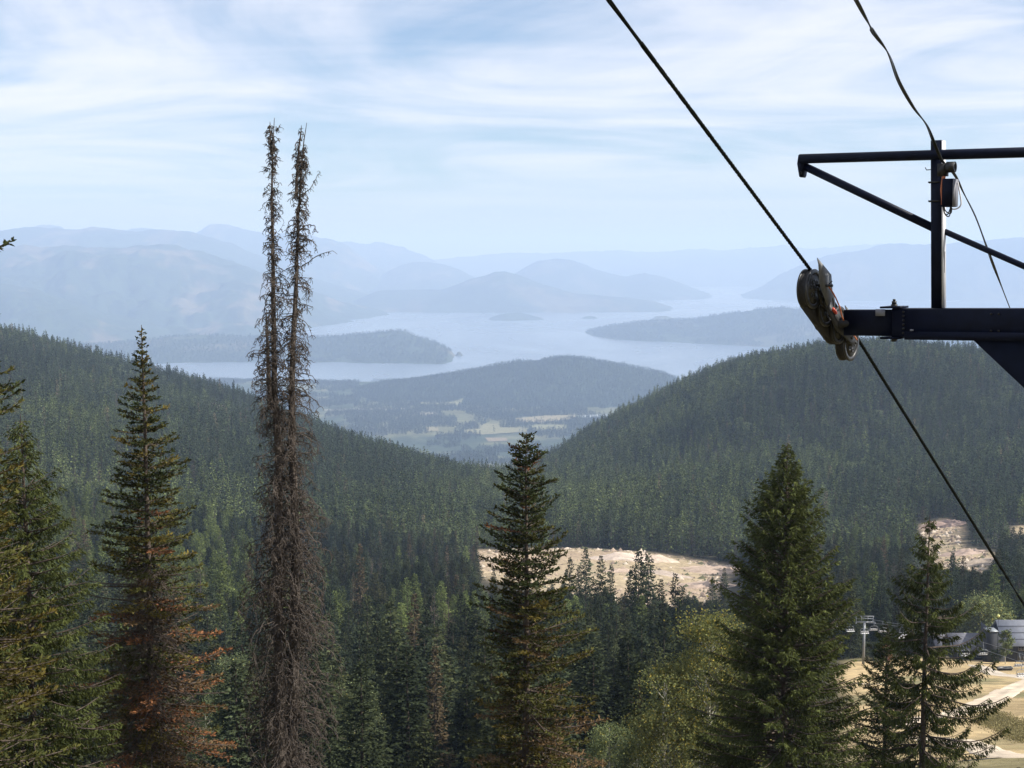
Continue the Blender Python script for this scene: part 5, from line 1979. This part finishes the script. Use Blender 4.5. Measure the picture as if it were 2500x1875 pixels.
# pale deflector plates standing up beside the rope
for c, s1, s2 in ((wheels_c[0], 1.1, -0.05), (wheels_c[2], 0.75, 0.02)):
    m = MB()
    b0 = c + EDIR * 0.19
    ring = [b0 - sdir * (0.16 * s1) - ZD * 0.02, b0 - sdir * (0.20 * s1) + ZD * (0.17 * s1), b0 - sdir * (0.25 * s1) + ZD * (0.22 * s1), b0 + sdir * (0.20 * s1) + ZD * (0.26 * s1), b0 + sdir * (0.27 * s1) + ZD * (0.04 * s1), b0 + sdir * 0.1 * s1 - ZD * 0.14 * s1]
    m.prism(ring, EDIR * 0.010)
    tbuild(m, 'deflector_plate', M_plate)
# brittle-bar switch: rods, wires and red ends
m = MB()
b0 = wheels_c[0] + EDIR * 0.17
m.tube([b0 - EDIR * 0.12 + sup * 0.05, b0 + EDIR * 0.12 + sup * 0.05], 0.017, 8)
m.tube([b0 + sup * 0.05, b0 + sup * 0.12 + sdir * 0.05], 0.010, 6)
m.tube([b0 + sup * 0.06 + EDIR * 0.06, b0 + sup * 0.13 + sdir * 0.03 + EDIR * 0.08], 0.008, 6)
tbuild(m, 'switch_bar', M_darksteel)
m = MB()
wp_ = [wheels_c[0] + EDIR * 0.24 + sup * 0.04, wheels_c[0] + EDIR * 0.27 + sdir * 0.15, wheels_c[1] + EDIR * 0.23, wheels_c[1] + EDIR * 0.20 + sdir * 0.25 - sup * 0.04, wheels_c[3] + EDIR * 0.18 - sup * 0.02 - sdir * 0.12]
m.tube(smooth_path(wp_, 0.03), 0.009, 6)
tbuild(m, 'switch_wire', M_orange, tw, True)
for c in (wheels_c[1] + EDIR * 0.16 - sup * 0.04 + sdir * 0.02,):
    m = MB()
    m.tube([c - sdir * 0.06, c + sdir * 0.04], 0.022, 10)
    m.tube([c + sdir * 0.04, c + sdir * 0.065], 0.014, 10)
    tbuild(m, 'red_switch', M_red, tw, True)
bpy.data.objects.remove(train)


# communication cable: flat figure-eight cable that twists
def ribbon(name, pts, w, th, tw_rate, label):
    P = np.array(smooth_path(pts, 0.03))
    T = nrm(np.gradient(P, axis=0))
    A1 = nrm(np.cross(T, np.array([0.2, 0.9, 0.1])))
    B1 = np.cross(T, A1)
    d = np.concatenate([[0], np.cumsum(np.linalg.norm(np.diff(P, axis=0), axis=1))])
    an = d * tw_rate + 0.4 + 0.5 * np.sin(d * 1.7)
    W = A1 * np.cos(an)[:, None] + B1 * np.sin(an)[:, None]
    Nn = np.cross(T, W)
    mbv, fs = [], []
    c2 = [tubes((P + W * w * s)[None], np.full((1, len(P)), th), 6) for s in (-1, 1)]
    web = np.concatenate([P + W * w, P - W * w, P - W * w + Nn * 0.006, P + W * w + Nn * 0.006])
    n = len(P)
    i = np.arange(n - 1)
    wf = np.concatenate([np.stack([i, i + n, i + n + 1, i + 1], -1), np.stack([i + 2 * n, i + 3 * n, i + 3 * n + 1, i + 2 * n + 1], -1)])
    V, f, _ = merge([c2[0], c2[1], (web, wf)])
    o = obj(name, new_mesh(name, V, f, True), M_cable)
    tag(o, label, 'cable')
    return o


s1 = on_arm(2300, 392, -0.16)
c0 = on_arm(2090, 0, -4.6)
ribbon('signal_cable', [c0 + (c0 - on_arm(2130, 75, -3.7)).normalized() * 10, c0, on_arm(2130, 75, -3.7), on_arm(2168, 130, -2.9), on_arm(2195, 200, -2.1), on_arm(2230, 262, -1.3), on_arm(2262, 305, -0.8), on_arm(2282, 352, -0.35), s1, on_arm(2318, 410, -0.1)], 0.0125, 0.008, 1.9,
       'twisted black signal cable coming down from above to the post of the near lift tower')
ribbon('signal_cable', [on_arm(2318, 410, -0.1), on_arm(2334, 432, 0.1), on_arm(2352, 470, 0.6), on_arm(2382, 530, 1.5), on_arm(2409, 603, 2.6), on_arm(2430, 660, 3.6), on_arm(2464, 748, 5.2), on_arm(2500, 840, 7.0), on_arm(2560, 990, 10.0)], 0.012, 0.008, 0.8,
       'black signal cable running down from the post behind the crossarm')

# ------------------------------------------------------------------ the village meadow
M_road = ground_mat('dirt_road', 0.5, 0.22, 0.5, 0.25)


def road(name, label, uvw, colr, rut=True):
    """strip draped on the ground along (u, v, half width in m)"""
    P, Wd = [], []
    for u, v, w in uvw:
        x, y, z = ground_at(u, v)
        P.append(Vector((x, y, 0)))
        Wd.append(w)
    S = smooth_path(P, 2.0)
    S = np.array(S)
    kk = np.linspace(0, 1, len(S))
    wd = np.interp(kk, np.linspace(0, 1, len(Wd)), Wd)
    T = nrm(np.gradient(S, axis=0))
    Nn = np.stack([-T[:, 1], T[:, 0], 0 * T[:, 0]], -1)
    m_ = 13
    off = np.linspace(-1, 1, m_)
    X = S[:, None, 0] + Nn[:, None, 0] * off[None] * wd[:, None]
    Y = S[:, None, 1] + Nn[:, None, 1] * off[None] * wd[:, None]
    edge = 0.35 * fbm(X / 3, Y / 3, 3) * (np.abs(off)[None] > 0.95)
    X = X + Nn[:, None, 0] * edge
    Y = Y + Nn[:, None, 1] * edge
    Zr = H(X, Y) + 0.10 - 0.14 * (np.abs(off)[None] > 0.99)
    i = np.arange(X.size).reshape(X.shape)
    q = np.stack([i[:-1, :-1], i[:-1, 1:], i[1:, 1:], i[1:, :-1]], -1).reshape(-1, 4)
    ruts = 1 - 0.22 * np.exp(-((np.abs(off) - 0.05) / 0.16) ** 2) if rut else np.ones(m_)
    c = np.array(colr)[None, None] * ruts[None, :, None] * (1 + 0.35 * fbm(X / 6, Y / 6, 3))[..., None]
    o = obj(name, new_mesh(name, np.stack([X, Y, Zr], -1).reshape(-1, 3), q, True, c.reshape(-1, 3)), M_road)
    tag(o, label, kind='structure')


road('dirt_road', 'pale dirt road curving across the meadow towards the lodge', [(2380, 1624, 2.2), (2405, 1634, 2.6), (2450, 1648, 3.0), (2510, 1655, 3.4), (2560, 1662, 3.4)], (0.50, 0.43, 0.34))
road('dirt_road', 'wide pale dirt road sweeping down from the right edge behind the open spruce', [(2580, 1640, 3.2), (2500, 1672, 3.2), (2440, 1700, 3.2), (2380, 1728, 3.0), (2300, 1748, 2.8), (2240, 1756, 2.6), (2160, 1775, 2.4)], (0.58, 0.48, 0.36))
road('dirt_road', 'pale dirt road at the bottom right corner of the meadow', [(2240, 1800, 1.4), (2340, 1812, 1.5), (2400, 1828, 1.5), (2460, 1852, 1.5), (2540, 1890, 1.5)], (0.58, 0.48, 0.36))
road('foot_track', 'faint pale track across the meadow left of the open spruce', [(2085, 1668, 0.9), (2130, 1671, 0.9), (2170, 1670, 0.9), (2230, 1672, 0.8)], (0.46, 0.38, 0.28), False)

M_siding = mat('dark_siding', (0.032, 0.035, 0.043), 0.75, 0, 0.25, 1.5, 0.2, 8)
M_roofg = mat('grey_metal_roof', (0.36, 0.37, 0.40), 0.45, 0.25, 0.15, 0.8)
M_roofd = mat('dark_shingle_roof', (0.15, 0.15, 0.17), 0.85, 0, 0.25, 1.2)
M_glass = mat('window_glass', (0.03, 0.035, 0.045), 0.08, 0.0)
M_trim = mat('pale_trim', (0.30, 0.30, 0.30), 0.6)
M_white = mat('white_seat', (0.62, 0.62, 0.61), 0.5)
M_galv = mat('pole_grey', (0.23, 0.245, 0.26), 0.5, 0.4, 0.15, 2.0)


def house(name, label, u0, u1, vbase, y, depth, eave, ridge, roof_m, rz=0.0, windows=(), seams=5):
    """long side faces the camera; gable roof with overhang"""
    pL, pR = at(u0, vbase, y), at(u1, vbase, y)
    wdt = (pR - pL).length
    cx = (pL.x + pR.x) / 2
    gz = float(min(H(pL.x, y), H(pR.x, y)))
    r = thing(name, label, 'building', (cx, y, gz - 0.3), None, rz)
    m = MB()
    hw = wdt / 2
    m.add([(-hw, 0, 0), (hw, 0, 0), (hw, depth, 0), (-hw, depth, 0), (-hw, 0, eave), (hw, 0, eave), (hw, depth, eave), (-hw, depth, eave), (-hw, depth / 2, ridge), (hw, depth / 2, ridge)],
          [(0, 1, 5, 4), (2, 3, 7, 6), (1, 2, 6, 9, 5), (3, 0, 4, 8, 7)])
    m.build('wall', M_siding, r)
    ov, th = 0.7, 0.16
    sl = (ridge - eave) / (depth / 2)
    m = MB()
    for s_ in (0, 1):
        ye = -ov if s_ == 0 else depth + ov
        ze = eave - ov * sl + 0.05
        yr, zr = depth / 2, ridge + 0.05
        m.add([(-hw - ov, ye, ze), (hw + ov, ye, ze), (hw + ov, yr, zr), (-hw - ov, yr, zr), (-hw - ov, ye, ze + th), (hw + ov, ye, ze + th), (hw + ov, yr, zr + th), (-hw - ov, yr, zr + th)],
              [(0, 1, 2, 3), (4, 7, 6, 5), (0, 4, 5, 1), (1, 5, 6, 2), (3, 2, 6, 7), (0, 3, 7, 4)])
    rf = m.build('roof', roof_m, r)
    for k in range(1, seams):
        m = MB()
        f_ = k / seams
        ye, ze = -ov + f_ * (depth / 2 + ov), eave - ov * sl + 0.05 + th + f_ * (depth / 2 + ov) * sl
        m.box((0, ye, ze + 0.05), wdt + 2 * ov - 0.1, 0.10, 0.12)
        m.build('snow_guard', M_siding, rf)
    m = MB()
    m.box((0, -ov + 0.03, eave - ov * sl + 0.05 - 0.02), wdt + 2 * ov, 0.10, 0.22)
    m.build('fascia', M_siding, rf)
    for wx, wz, ww, wh in windows:
        m = MB()
        m.box((wx, -0.03, wz), ww, 0.10, wh)
        w_ = m.build('window', M_trim, r)
        for sd in (-1, 1):
            m = MB()
            m.box((wx + sd * (ww * 0.25 - 0.02), -0.085, wz), ww * 0.5 - 0.10, 0.03, wh - 0.16)
            m.build('pane', M_glass, w_)
    return r


lodge = house('lodge', 'large dark lodge with pale grey metal roof at the right edge of the meadow', 2452, 2640, 1616, 405, 13.0, 5.6, 11.0, M_roofg, 0.0, [(-6.5, 1.9, 1.8, 2.2), (-2.5, 1.9, 1.8, 2.2), (1.5, 1.9, 1.8, 2.2), (-6.5, 4.3, 1.6, 1.2), (-2.5, 4.3, 1.6, 1.2)], 4)
# dark stair tower at the lodge's left end with a pale cap
lx = -(at(2640, 1616, 405) - at(2452, 1616, 405)).length / 2
m = MB()
m.box((lx - 4.6, -1.0, 4.9), 2.9, 4.0, 10.4)
stw = m.build('stair_tower', mat('black_siding', (0.018, 0.020, 0.025), 0.8, 0, 0.2, 1.5), lodge)
m = MB()
m.box((lx - 4.6, -1.0, 10.2), 3.1, 4.2, 0.22)
m.build('cap', M_galv, stw)
m = MB()
m.add([(lx - 3.2, -0.5, 0), (lx, -0.5, 0), (lx, 12, 0), (lx - 3.2, 12, 0), (lx - 3.2, -0.5, 9.2), (lx, -0.5, 6.2), (lx, 12, 6.2), (lx - 3.2, 12, 9.2)], [(0, 1, 5, 4), (1, 2, 6, 5), (2, 3, 7, 6), (3, 0, 4, 7), (4, 5, 6, 7)])
m.build('side_wing', M_siding, lodge)
house('lodge', 'low dark lodge with grey shingle roof left of the large lodge', 2328, 2402, 1616, 412, 10.0, 3.6, 7.0, M_roofd, 0.0, [(-2.8, 1.7, 1.4, 1.4), (0.2, 1.7, 1.4, 1.4), (3.0, 1.7, 1.4, 1.4)], 1)
house('lodge', 'small dark hut half hidden behind the open spruce', 2288, 2326, 1606, 425, 8.0, 3.4, 6.0, M_roofd, 0.0, [(-1.0, 1.6, 1.2, 1.2)], 1)

# lamp pole beside the lodge
x, y, z = at(2434, 1615, 398).x, 398.0, 0
z = float(H(x, y))
r = thing('lamp_pole', 'thin tall pole with a round yellow head in front of the large lodge roof', 'lamp post', (x, y, z))
m = MB()
m.tube([(0, 0, -0.3), (0, 0, 13.6)], [0.10, 0.05], 8)
m.build('pole', M_siding, r, True)
m = MB()
m.lathe((0, 0, 14.0), (0, 0, 1), [(-0.45, 0.05), (-0.25, 0.33), (0.1, 0.42), (0.35, 0.28), (0.5, 0.04)], 14)
m.build('lamp_head', mat('yellow_head', (0.62, 0.62, 0.22), 0.6), r, True)

# chairlift that serves the meadow
LT = at(2108, 1612, 388)
ltz = float(H(LT.x, 388))
far_t = thing('lift_tower', 'grey T shaped chairlift tower standing on the meadow beyond the spruces', 'lift tower', (LT.x, 388, ltz))
top_h = at(2108, 1507, 388).z - ltz
m = MB()
m.tube([(0, 0, -0.5), (0, 0, top_h - 1.6)], [0.40, 0.32], 16)
m.build('column', M_galv, far_t, True)
m = MB()
m.box((0, 0, top_h - 1.4), 5.4, 0.35, 0.30)
m.build('crossarm', M_galv, far_t)
m = MB()
for s_ in (-1, 1):
    m.tube([(s_ * 2.2, -0.3, top_h - 1.2), (s_ * 2.5, -0.3, top_h + 0.35)], 0.07, 6)
    m.tube([(s_ * 0.9, -0.3, top_h - 1.2), (s_ * 0.9, -0.3, top_h + 0.35)], 0.06, 6)
m.tube([(-2.6, -0.3, top_h + 0.38), (2.6, -0.3, top_h + 0.38)], 0.08, 6)
m.tube([(-2.4, -0.3, top_h - 0.25), (2.4, -0.3, top_h - 0.25)], 0.06, 6)
m.build('work_frame', M_galv, far_t)
for s_ in (-1, 1):
    m = MB()
    m.box((s_ * 2.7, 0, top_h - 1.35), 0.25, 3.0, 0.30, bev=0.0)
    sh = m.build('sheave_train', M_galv, far_t)
    for k in range(4):
        m = MB()
        m.lathe((s_ * 2.7, -1.1 + k * 0.72, top_h - 1.2), (1, 0, 0), [(-0.06, 0.08), (-0.06, 0.28), (0.06, 0.28), (0.06, 0.08)], 14)
        m.build('sheave_wheel', M_darksteel, sh)
LTO = Vector((LT.x, 388, ltz))


def rope_pts(side, off=0.0):
    # photo course of the two ropes, beyond the tower and towards the viewer
    if side == 0:
        l = [(1960, 1496, 450), (2085, 1517, 390), (2180, 1527, 372), (2300, 1553, 345), (2420, 1592, 320), (2560, 1640, 296)]
    else:
        l = [(2010, 1489, 460), (2133, 1513, 386), (2230, 1530, 366), (2340, 1552, 340), (2460, 1586, 316), (2560, 1618, 300)]
    return [at(*p) for p in l]


ROPES = []
for side in (0, 1):
    P = smooth_path(rope_pts(side), 4.0)
    ROPES.append(P)
    m = MB()
    m.tube(P, 0.045, 5)
    tag(m.build('haul_rope', M_galv), 'thin grey haul rope on the %s side of the meadow chairlift' % ('left' if side == 0 else 'right'), 'cable')

mesh_cache = {}


def chair_parts():
    """four-seat chair: hanger, side frame, seat, backrest; origin at the grip"""
    m = MB()
    m.tube(smooth_path([Vector((0, 0, 0.1)), Vector((0, 0.05, -0.5)), Vector((0, 0.35, -1.1)), Vector((0, 0.35, -1.7))], 0.15), 0.055, 6)
    yield 'hanger', m, M_galv
    m = MB()
    m.tube(smooth_path([Vector((-1.15, -0.35, -3.05)), Vector((-1.2, 0.2, -2.9)), Vector((-1.15, 0.32, -2.2)), Vector((-0.7, 0.35, -1.75)), Vector((0.7, 0.35, -1.75)), Vector((1.15, 0.32, -2.2)), Vector((1.2, 0.2, -2.9)), Vector((1.15, -0.35, -3.05))], 0.12), 0.05, 6)
    yield 'frame', m, M_galv
    m = MB()
    for k in range(4):
        m.box((-0.84 + 0.56 * k, -0.15, -3.0), 0.50, 0.55, 0.14, bev=0.03)
    yield 'seat', m, M_white
    m = MB()
    for k in range(4):
        m.box((-0.84 + 0.56 * k, 0.18, -2.62), 0.50, 0.08, 0.42)
    yield 'backrest', m, M_trim


CH = [(nm, m, mt) for nm, m, mt in chair_parts()]
CHM = []
for nm, m, mt in CH:
    me = new_mesh(nm, np.array(m.v), [np.array(f) for f in m.f.values()])
    me.materials.append(mt)
    CHM.append((nm, me))


def near_u(P, u):
    best = min(P, key=lambda p: abs(project(p.x, p.y, p.z)[0] - u))
    return best


for side, u, lab in ((0, 2078, 'white seated chair hanging left of the far lift tower'), (1, 2134, 'white seated chair hanging right of the far lift tower'), (0, 2102, 'lift chair close beside the far lift tower column'),
                     (1, 2158, 'second lift chair right of the far lift tower'), (0, 2190, 'white seated chair at the left flank of the open spruce'), (1, 2220, 'lift chair seen through the open spruce'),
                     (0, 2042, 'lift chair at the right flank of the big spruce'), (0, 2352, 'lift chair passing before the low dark lodge'), (1, 2398, 'white lift chair before the stair tower of the large lodge'), (0, 2486, 'white lift chair low over the meadow at the right edge'), (1, 2490, 'lift chair before the wall of the large lodge')):
    p = near_u(ROPES[side], u)
    r = thing('lift_chair', lab, 'lift chair', p, 'chairs on the meadow chairlift', 0.15 + (3.14 if side else 0))
    for nm, me in CHM:
        c = bpy.data.objects.new(nm, me)
        c.parent = r
        sc.collection.objects.link(c)

# dark trough lying by the road
x, y, z = ground_at(2452, 1637)
m = MB()
r = thing('trough', 'long dark grey trough lying on the grass beside the dirt road', 'trough', (x, y, z), None, 0.1)
m.add([(-1.7, -0.5, 0), (1.7, -0.5, 0), (1.7, 0.5, 0), (-1.7, 0.5, 0), (-2.1, -0.75, 0.85), (2.1, -0.75, 0.85), (2.1, 0.75, 0.85), (-2.1, 0.75, 0.85)], [(0, 3, 2, 1), (0, 1, 5, 4), (1, 2, 6, 5), (2, 3, 7, 6), (3, 0, 4, 7)])
m.build('body', M_darksteel, r)
m = MB()
for a_, b_ in (((-2.1, -0.75), (2.1, -0.75)), ((2.1, -0.75), (2.1, 0.75)), ((2.1, 0.75), (-2.1, 0.75)), ((-2.1, 0.75), (-2.1, -0.75))):
    m.tube([(a_[0], a_[1], 0.86), (b_[0], b_[1], 0.86)], 0.06, 6)
m.build('rim', M_galv, r)

# trees about the lodge
BL2 = (M_aspen_bark, M_leaf)
for nm, lab, u, v, y, args in (
    ('broadleaf_tree', 'round pale green tree behind the lodges', 2395, 1456, 450, dict(seed=21, R=7.0, nclump=80, leaves=110, leaf=0.62, colr=(0.125, 0.145, 0.062), yellow=0.08, low=0.1)),
    ('broadleaf_tree', 'yellow green tree right of the open spruce top', 2338, 1482, 455, dict(seed=22, R=4.0, nclump=50, leaves=90, leaf=0.55, colr=(0.15, 0.16, 0.06), yellow=0.2, low=0.1)),
    ('broadleaf_tree', 'pale green tree at the right behind the large lodge', 2440, 1480, 452, dict(seed=23, R=5.0, nclump=60, leaves=90, leaf=0.6, colr=(0.12, 0.14, 0.06), yellow=0.12, low=0.1)),
    ('broadleaf_tree', 'slender green tree in front of the large lodge roof', 2457, 1540, 396, dict(seed=24, R=1.8, nclump=34, leaves=80, leaf=0.4, colr=(0.10, 0.12, 0.05), yellow=0.05, low=0.3)),
    ('broadleaf_tree', 'small green bush tree before the side of the large lodge', 2432, 1585, 397, dict(seed=25, R=1.4, nclump=20, leaves=70, leaf=0.35, colr=(0.08, 0.10, 0.045), yellow=0.05, low=0.1)),
    ('broadleaf_tree', 'rusty leaved bush left of the open spruce on the meadow', 2166, 1578, 398, dict(seed=26, R=1.4, nclump=18, leaves=70, leaf=0.35, colr=(0.24, 0.11, 0.05), yellow=0.0, low=0.05)),
):
    place_tree(nm, lab, u, v, y, (lambda Ht, a=args: broadleaf(Ht=Ht, **a)), None, BL2)
for u, v, y, w, lab in ((2148, 1560, 402, 1.1, 'squat dark spruce on the meadow right of the far lift tower'), (2162, 1545, 420, 0.9, 'dark spruce behind the squat spruce on the meadow'), (2030, 1480, 440, 1.0, 'dark spruce left of the far lift tower head')):
    p = at(u, v, y)
    put('spruce', 0, p.x, y, max(5.0, p.z - float(H(p.x, y))), w * 0.75, lab, None)

# scrub on the bank at the bottom right
def scrub():
    rng = np.random.RandomState(8)
    P, Ht_ = [], []
    for _ in range(420):
        u, v = rng.uniform(2395, 2520), rng.uniform(1745, 1815)
        if abs(v - 1775 - (u - 2460) * 0.45) > 26:
            continue
        x, y, z = ground_at(u, v)
        P.append((x, y, z))
    P = np.array(P)
    k = np.repeat(np.arange(len(P)), 60)
    off = rng.normal(0, 1, (len(k), 3)) * np.array([0.6, 0.6, 0.14])
    pos = P[k] + off + np.array([0, 0, 0.18])
    col = np.array([0.21, 0.185, 0.09]) * (1 + rng.normal(0, 0.3, (len(k), 1))).clip(0.4, 1.7)
    V, f, C = kites(pos, nrm(rng.normal(0, 0.6, pos.shape) + UP * 0.8), rng.uniform(0.12, 0.3, len(k)), rng.uniform(0.05, 0.12, len(k)), nrm(rng.normal(0, 1, pos.shape)), col)
    o = obj('scrub', new_mesh('scrub', V, f, False, C), M_leaf_fg)
    tag(o, 'dry green scrub covering the bank beside the lower dirt road', kind='stuff')


scrub()

# heaps of dirt and rock on the clearings
def heap(u, v, rx, ry, h, seed, label, colr=(0.36, 0.27, 0.20), lo=500):
    x, y, z = ground_at(u, v, lo, 1400)
    n = 26
    g_ = np.linspace(-1.15, 1.15, n)
    X, Y = np.meshgrid(g_, g_)
    d = np.sqrt(X ** 2 + Y ** 2) + 0.35 * fbm(X * 2.2 + seed, Y * 2.2, 4, 0.6)
    Zl = 0.6 * h * np.clip(1 - d, 0, 1) ** 0.8 * (1 + 0.7 * fbm(X * 5 + seed, Y * 5, 3)) - 0.25
    Zl = Zl + (H(x + X * rx, y + Y * ry) - z)
    i = np.arange(n * n).reshape(n, n)
    q = np.stack([i[:-1, :-1], i[:-1, 1:], i[1:, 1:], i[1:, :-1]], -1).reshape(-1, 4)
    c = np.array(colr) * (1 + 0.5 * fbm(X * 4 + seed, Y * 4, 4, 0.6)).reshape(-1, 1)
    o = obj('dirt_heap', new_mesh('dirt_heap', np.stack([X * rx, Y * ry, Zl], -1).reshape(-1, 3), q, True, c), M_road, None, (x, y, z))
    tag(o, label, 'dirt heap', 'dirt heaps on the clearings')


heap(1520, 1362, 24, 9, 6.5, 1.1, 'pale rocky dirt heap at the back of the dirt clearing left of the tallest spruce', (0.46, 0.38, 0.31))
heap(1608, 1368, 14, 8, 6.5, 2.3, 'peaked dirt heap right behind the tallest clearing spruce', (0.46, 0.37, 0.29))
heap(1625, 1402, 20, 8, 4.0, 3.7, 'grey brown dirt heap in the middle right of the clearing', (0.34, 0.28, 0.23))
heap(1760, 1395, 26, 15, 7.5, 4.2, 'large brown rock heap at the right end of the dirt clearing', (0.40, 0.31, 0.24))
heap(1725, 1432, 20, 12, 6.0, 5.9, 'brown boulder heap below the right end of the clearing', (0.36, 0.28, 0.22))
heap(1515, 1395, 12, 6, 3.5, 6.4, 'small brown heap in front of the pale rocky heap', (0.40, 0.31, 0.24))
heap(2302, 1283, 20, 10, 7.5, 7.7, 'brown mound on top of the right hand clearing', (0.30, 0.22, 0.18))
heap(2352, 1352, 16, 8, 6.0, 8.8, 'broken rock heap at the right of the right hand clearing', (0.34, 0.26, 0.21))
heap(2420, 1372, 34, 10, 5.5, 9.5, 'long grey brown bank right of the right hand clearing', (0.34, 0.28, 0.22))


# stones, stumps and brush left lying on the cleared ground
def debris():
    rng = np.random.RandomState(77)
    Ps = []
    for poly, n in ((CLEAR, 2600), (CLEAR2, 700), (CLEAR3, 250)):
        x0, y0 = poly.min(0)
        x1, y1 = poly.max(0)
        x, y = rng.uniform(x0, x1, n * 3), rng.uniform(y0, y1, n * 3)
        k = in_poly(x, y, poly)
        e_ = poly_dist(x, y, poly)
        k &= (rng.rand(len(x)) < np.where(e_ < 14, 0.9, 0.16)) | (fbm(x / 22, y / 12, 3) > 0.28)
        Ps.append(np.stack([x[k], y[k]], -1)[:n])
    P = np.concatenate(Ps)
    z = H(P[:, 0], P[:, 1])
    # low-poly lumps
    base = np.array([(1, 0, 0), (0.3, 0.9, 0), (-0.8, 0.5, 0), (-0.7, -0.6, 0), (0.4, -0.9, 0), (0.1, 0.05, 0.9)])
    tri = np.array([(0, 1, 5), (1, 2, 5), (2, 3, 5), (3, 4, 5), (4, 0, 5)])
    n = len(P)
    s = rng.gamma(2.0, 0.42, n).clip(0.3, 3.0)
    an = rng.rand(n) * 6.28
    jit = 1 + rng.normal(0, 0.25, (n, 6, 3))
    V = base[None] * jit * s[:, None, None]
    c_, s_ = np.cos(an)[:, None], np.sin(an)[:, None]
    V = np.stack([V[..., 0] * c_ - V[..., 1] * s_, V[..., 0] * s_ + V[..., 1] * c_, V[..., 2] * rng.uniform(0.5, 1.2, n)[:, None] - 0.1], -1)
    V += np.stack([P[:, 0], P[:, 1], z], -1)[:, None]
    f = (tri[None] + (np.arange(n) * 6)[:, None, None]).reshape(-1, 3)
    pal = np.array([(0.36, 0.28, 0.21), (0.22, 0.17, 0.13), (0.50, 0.42, 0.33), (0.10, 0.10, 0.055), (0.13, 0.10, 0.075)])
    C = np.repeat(pal[rng.randint(0, 5, n)], 6, 0)
    o = obj('clearing_debris', new_mesh('clearing_debris', V.reshape(-1, 3), f, False, C), M_road)
    tag(o, 'stones, stumps and brush strewn over the dirt clearings', kind='stuff')


debris()

# ------------------------------------------------------------------ the hazy air
hb = MB()
hb.box((0, 39000, -210), 92000, 92000, 1700)
hz_m = bpy.data.materials.new('haze_air')
hz_m.use_nodes = True
t = hz_m.node_tree
t.nodes.clear()
oo = t.nodes.new('ShaderNodeOutputMaterial')
pv = t.nodes.new('ShaderNodeVolumePrincipled')
pv.inputs['Color'].default_value = (0.51, 0.68, 1.0, 1)
pv.inputs['Absorption Color'].default_value = (0.22, 0.22, 0.22, 1)
pv.inputs['Density'].default_value = 6.2e-5
pv.inputs['Anisotropy'].default_value = 0.0
t.links.new(pv.outputs[0], oo.inputs['Volume'])
o = hb.build('haze', hz_m)
tag(o, 'pale blue haze filling the air over the lake and valleys', kind='stuff')
